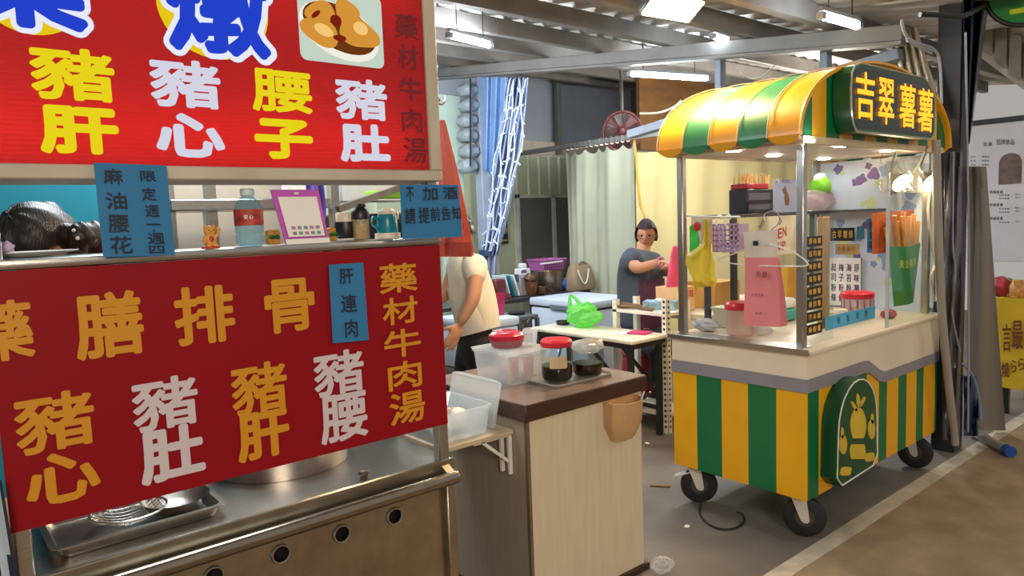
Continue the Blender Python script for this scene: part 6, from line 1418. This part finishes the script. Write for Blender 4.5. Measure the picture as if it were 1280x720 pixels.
def hair_shell(b, c, M3, s, k=1.09, front=.35, low=-.35, wob=.03):
    t = bmesh.new(); bmesh.ops.create_uvsphere(t, u_segments=40, v_segments=28, radius=1)
    rem = [v for v in t.verts if (v.co.y > .30 and v.co.z < front) or v.co.z < low - .2 * max(0, -v.co.y)]
    bmesh.ops.delete(t, geom=rem, context='VERTS')
    for v in t.verts:
        n = v.co.copy(); r = k + wob * math.sin(9 * math.atan2(n.x, n.y) + 4 * n.z); v.co = c + M3 @ Vector((n.x * .078 * s * r, n.y * .097 * s * r, n.z * .118 * s * r))
    g = bmesh.ops.solidify(t, geom=list(t.faces), thickness=.008)
    b._in(t)

def wear_trousers(t, hip, mname, col, top, reach, lo=.1):
    '''trousers that follow the body's own hips and legs about a centimetre out'''
    src = [c_ for c_ in t.children if c_.name.startswith('body')][0]; b = MB(); b.bm.from_mesh(src.data); o_ = t.location; b.bm.normal_update()
    def out(v):
        p = v.co + o_; return p.z > hip.z + top or p.z < lo or Vector((p.x - hip.x, p.y - hip.y)).length > reach
    bmesh.ops.delete(b.bm, geom=[v for v in b.bm.verts if out(v)], context='VERTS')
    for v in b.bm.verts: v.co += v.normal * (.014 + .012 * min(1, max(0, .8 - v.co.z))) + o_
    b.build('trousers', mat(mname, col, .8), t, 80)

# --- man in the white tee shirt, stooping behind the counters
D = 4.35
m_ = lambda px, py, dd=0: at(px, py, d=D + dd)
t = thing('person', 'person in a white tee shirt and black trousers stooping behind the serving cabinet', 'person', (2.55, 3.5, 0))
hip = m_(594, 423); fwd = (m_(520, 420, -.2) - m_(600, 420)); fwd.z = 0; fwd.normalize(); side = fwd.cross(Vector((0, 0, 1))); side.normalize()
if side.dot(CAM - hip) < 0: side = -side                              # side = towards the viewer
neck = m_(580, 318); hd = m_(573, 289, -.02)
shN = m_(598, 326) + side * .15; shF = m_(572, 326) - side * .17
shN = m_(596, 328, -.20); shF = m_(572, 328, .16)
elN = m_(592, 374, -.30); wrN = m_(574, 406, -.31); elF = m_(556, 372, .1); wrF = m_(536, 376, .02)
chest = m_(583, 340); belly = m_(591, 385)
hN = hip + side * .09; hF = hip - side * .09
def down(h, z, f=0): return Vector((h.x, h.y, z)) + fwd * f
nodes = [(hip, .085), (belly, .08), (chest, .085), (neck, .06), (shN, .055), (elN, .043), (wrN, .03), (shF, .055), (elF, .043), (wrF, .03),
         (down(hN, .78), .085), (down(hN, .45, .05), .06), (down(hN, .08), .042), (down(hF, .78), .085), (down(hF, .45, .05), .06), (down(hF, .08), .042), (hd - Vector((0, 0, .04)), .055)]
edges = [(0, 1), (1, 2), (2, 3), (2, 4), (4, 5), (5, 6), (2, 7), (7, 8), (8, 9), (0, 10), (10, 11), (11, 12), (0, 13), (13, 14), (14, 15), (3, 16)]
b = MB(); add_mesh(b, skin(nodes, edges)); M3 = head_shape(b, hd, fwd * .9 + side * .15 + Vector((0, 0, -.35)), Vector((0, 0, 1)) + fwd * .4, 1.0)
hand_shape(b, wrN, (m_(563, 430, -.33) - wrN), -side * .4 - fwd * -.2 + Vector((0, 0, -.2)), 1.05, .35, 1); hand_shape(b, wrF, fwd, Vector((0, 0, -1)), 1, .5)
for h_ in (hN, hF): b.ball(down(h_, .04, .06), (.05, .05, .04)); b.obox(down(h_, .035, .08), (.24, .085, .06), Matrix((fwd, side, Vector((0, 0, 1)))).transposed(), .02)
b = remesh(b, .0075); b.build('body', SKIN, t, 80)
TEE = mat('white_tee', 'e6dfcc', .8, 0, .04, 8, .3, 12)
nodes = [(m_(599, 414), .148), (belly, .145), (chest, .13), (m_(581, 321), .08), (shN, .075), (shN + (elN - shN) * .62, .07), (shF, .075), (shF + (elF - shF) * .5, .07)]
b = MB(); add_mesh(b, skin(nodes, [(0, 1), (1, 2), (2, 3), (2, 4), (4, 5), (2, 6), (6, 7)], 1)); 
tee = b.build('tee_shirt', TEE, t, 42)
wear_trousers(t, hip, 'black_trousers', '17171a', .07, .235)
b = MB(); hair_shell(b, hd, M3, 1.02, 1.06, .4, -.3); b.build('hair', HAIR, t, 80)
b = MB()
for h_ in (hN, hF): b.obox(down(h_, .04, .07), (.28, .1, .08), Matrix((fwd, side, Vector((0, 0, 1)))).transposed(), .03)
b.build('shoe', BLACKP, t)

# --- seated woman in the dark apron
D = 6.15
w_ = lambda px, py, dd=0: at(px, py, d=D + dd)
t = thing('person', 'person with short dark hair and glasses seated by the yellow curtain', 'person', (4.75, 4.05, 0))
hd = w_(808, 294); fwd = (w_(900, 300, -.9) - w_(800, 300)); fwd.z = 0; fwd.normalize(); side = fwd.cross(Vector((0, 0, 1))).normalized()
if side.dot(CAM - hd) < 0: side = -side
neck = w_(803, 313); chest = w_(802, 332); belly = w_(800, 365); hip = w_(799, 392)
hip.z = .55
shN = w_(790, 322, -.2); shF = w_(817, 327, .18); elN = w_(796, 337, -.30); wrN = w_(826, 327, -.42); elF = w_(832, 340, .05); wrF = w_(842, 333, -.25)
kN = hip + fwd * .42 + side * .12; kF = hip + fwd * .42 - side * .12; kN.z = kF.z = .5
aN = Vector((kN.x, kN.y, .08)); aF = Vector((kF.x, kF.y, .08))
nodes = [(hip, .12), (belly, .13), (chest, .13), (neck, .062), (shN, .07), (elN, .055), (wrN, .032), (shF, .07), (elF, .055), (wrF, .032), (kN, .06), (aN, .045), (kF, .06), (aF, .045), (hd - Vector((0, 0, .05)), .055)]
edges = [(0, 1), (1, 2), (2, 3), (2, 4), (4, 5), (5, 6), (2, 7), (7, 8), (8, 9), (0, 10), (10, 11), (0, 12), (12, 13), (3, 14)]
b = MB(); add_mesh(b, skin(nodes, edges)); M3 = head_shape(b, hd, fwd * .75 + side * .65 + Vector((0, 0, -.12)), Vector((0, 0, 1)), 1.06)
hand_shape(b, wrN, fwd, Vector((0, 0, -1)), 1, .5); hand_shape(b, wrF, fwd + side * .5, Vector((0, 0, -1)), 1, .5, -1)
for a_ in (aN, aF): b.obox(a_ + fwd * .06 + Vector((0, 0, -.045)), (.23, .085, .065), Matrix((fwd, side, Vector((0, 0, 1)))).transposed(), .02)
b = remesh(b, .009); b.build('body', SKIN, t, 80)
GT = mat('slate_tee', '48505f', .8, 0, .06, 8)
nodes = [(hip + Vector((0, 0, .02)), .19), (belly, .20), (chest, .185), (w_(803, 316), .09), (shN, .105), (shN + (elN - shN) * .8, .088), (shF, .10), (shF + (elF - shF) * .7, .075)]
b = MB(); add_mesh(b, skin(nodes, [(0, 1), (1, 2), (2, 3), (2, 4), (4, 5), (2, 6), (6, 7)], 1)); b.build('tee_shirt', GT, t, 80)
wear_trousers(t, hip, 'dark_trousers', '1d1e26', .1, .62)
b = MB(); nodes = [(belly + fwd * .17 + Vector((0, 0, -.02)), .06), (belly + fwd * .19 - side * .02 + Vector((0, 0, .1)), .05)]
b.sheet(lambda u, v: belly + fwd * (.215 - .05 * abs(u - .5) * 2) + side * ((u - .5) * .26) + Vector((0, 0, .12 - .45 * v)), 8, 8, .006); b.build('apron', mat('plum_apron', '5e2f4c', .7), t)
b = MB(); hair_shell(b, hd, M3, 1.06, 1.12, .5, -.4, .03); b.build('hair', mat('dark_red_hair', '24100f', .65, 0, .3, 20), t, 80)
b = MB()
F3 = lambda x, y, z: hd + M3 @ (Vector((x, y, z)) * 1.06)
for sg in (-1, 1):
    b.tube([F3(.031 * sg + .024 * math.cos(a), .092, .004 + .018 * math.sin(a)) for a in [2 * PI * i / 18 for i in range(18)]], .0022, 5, close=True); b.tube([F3(.055 * sg, .09, .008), F3(.076 * sg, .05, .01), F3(.078 * sg, -.01, .006)], .0022, 5)
b.tube([F3(-.007, .097, .006), F3(.007, .097, .006)], .0022, 5); b.build('glasses', BLACKP, t)
b = MB()
for sg in (-1, 1): b.ball(F3(.031 * sg, .075, .006), (.011, .011, .008))
b.build('eye', mat('eye_dark', '2a1a14', .2), t)
b = MB(); b.tube([F3(-.024, .078, -.047), F3(-.012, .087, -.053), F3(0, .09, -.055), F3(.012, .087, -.053), F3(.024, .078, -.047)], [.002, .005, .006, .005, .002], 6); b.build('mouth', mat('lip', '93483f', .4), t)
b = MB(); b.tube([wrN + (fwd * 0 + side * math.cos(a) * .036 + Vector((0, 0, 1)) * math.sin(a) * .036) for a in [2 * PI * i / 18 for i in range(18)]], .007, 6, close=True); b.build('bracelet', mat('pink_band', 'd77c9c', .5), t)
b = MB(); b.lathe((hip.x, hip.y, 0), [(.19, 0), (.15, .4), (.17, .42), (.16, .44), (.01, .44)], 28); tag(b.build('stool', mat('red_stool', '9a2a34', .4)), 'plastic stool under the seated person by the yellow curtain', 'stool')

# --- woman behind the stall ledge, only hair and shoulders show
hd = at(52, 306, d=2.02); t = thing('person', 'person with tied up dark hair bending down behind the stall ledge', 'person', (hd.x, hd.y + .1, 0))
fwd = Vector((-.55, -.35, -.75)).normalized(); side = Vector((1, -.1, 0)).normalized(); up = Vector((-.35, -.35, .85))
neck = hd + Vector((.06, .13, -.09)); chest = neck + Vector((.02, .24, -.2)); hip = Vector((chest.x + .02, 2.92, .86))
shA, shB = neck + side * .16 + Vector((0, .1, -.08)), neck - side * .16 + Vector((0, .1, -.08))
nodes = [(hip, .14), (chest, .14), (neck, .055), (shA, .06), (shA + Vector((.03, -.05, -.24)), .045), (shA + Vector((-.08, -.18, -.32)), .03), (shB, .06), (shB + Vector((-.03, -.05, -.24)), .045), (shB + Vector((.06, -.18, -.32)), .03),
         (hip + side * .09 + Vector((0, 0, -.4)), .075), (hip + side * .09 + Vector((0, 0, -.79)), .045), (hip - side * .09 + Vector((0, 0, -.4)), .075), (hip - side * .09 + Vector((0, 0, -.79)), .045), (hd - Vector((-.03, 0, .05)), .055)]
edges = [(0, 1), (1, 2), (1, 3), (3, 4), (4, 5), (1, 6), (6, 7), (7, 8), (0, 9), (9, 10), (0, 11), (11, 12), (2, 13)]
b = MB(); add_mesh(b, skin(nodes, edges)); M3 = head_shape(b, hd, fwd, up, 1)
hand_shape(b, nodes[5][0], Vector((-1, 0, -.3)), Vector((0, 0, -1)), 1, .5); hand_shape(b, nodes[8][0], Vector((-1, 0, -.3)), Vector((0, 0, -1)), 1, .5, -1)
for h_ in (nodes[10][0], nodes[12][0]): b.obox((h_.x - .05, h_.y, .04), (.23, .09, .08), Matrix.Identity(3), .02)
b = remesh(b, .009); b.build('body', SKIN, t, 80)
nodes2 = [(hip, .17), (chest, .165), (neck + Vector((.01, 0, -.03)), .075), (shA, .085), (nodes[4][0], .07), (shB, .085), (nodes[7][0], .07)]
b = MB(); add_mesh(b, skin(nodes2, [(0, 1), (1, 2), (1, 3), (3, 4), (1, 5), (5, 6)], 1)); b.build('shirt', mat('dark_shirt', '2a2c34', .8), t, 80)
wear_trousers(t, hip, 'dark_trousers', '1d1e26', .1, .27)
b = MB(); hair_shell(b, hd, M3, 1.03, 1.1, .3, -.75, .025)
bun = at(101, 296, d=2.0)
b.ball(bun, (.035, .035, .04), nu=20, nv=14, fn=lambda n, q: q * (1 + .08 * math.sin(9 * n.x + 7 * n.z))); b.tube([hd + M3 @ Vector((.02, -.08, .03)), (hd + bun) / 2 + Vector((0, 0, .015)), bun], [.05, .04, .03], 12)
b.build('hair', mat('brown_black_hair', '1e120e', .38, 0, .5, 9, .25, 12, stretch=(26, 3, 5)), t, 80)
b = MB(); b.ball(at(97, 298, d=1.96), .0055); b.ball(at(92, 288, d=1.96), .005); b.build('hair_pin', mat('pearl', 'd8d2cc', .2), t)
p = at(116, 305, d=2.35); b = MB(); b.ball(p, (.06, .05, .075), nu=20, nv=14, fn=lambda n, q: q * (1 + .06 * math.sin(11 * n.x + 6 * n.z))); b.tube([p + Vector((.0, 0, -.03)), p + Vector((.0, .0, -.08)), p + Vector((-.02, .03, -.14))], [.045, .05, .02], 12)
b.tube([p, (p + bun) / 2, bun], .02, 8)
b.build('pony_tail', mat('brown_hair', '3a2620', .35, 0, .3, 16, stretch=(20, 4, 4)), t, 80)
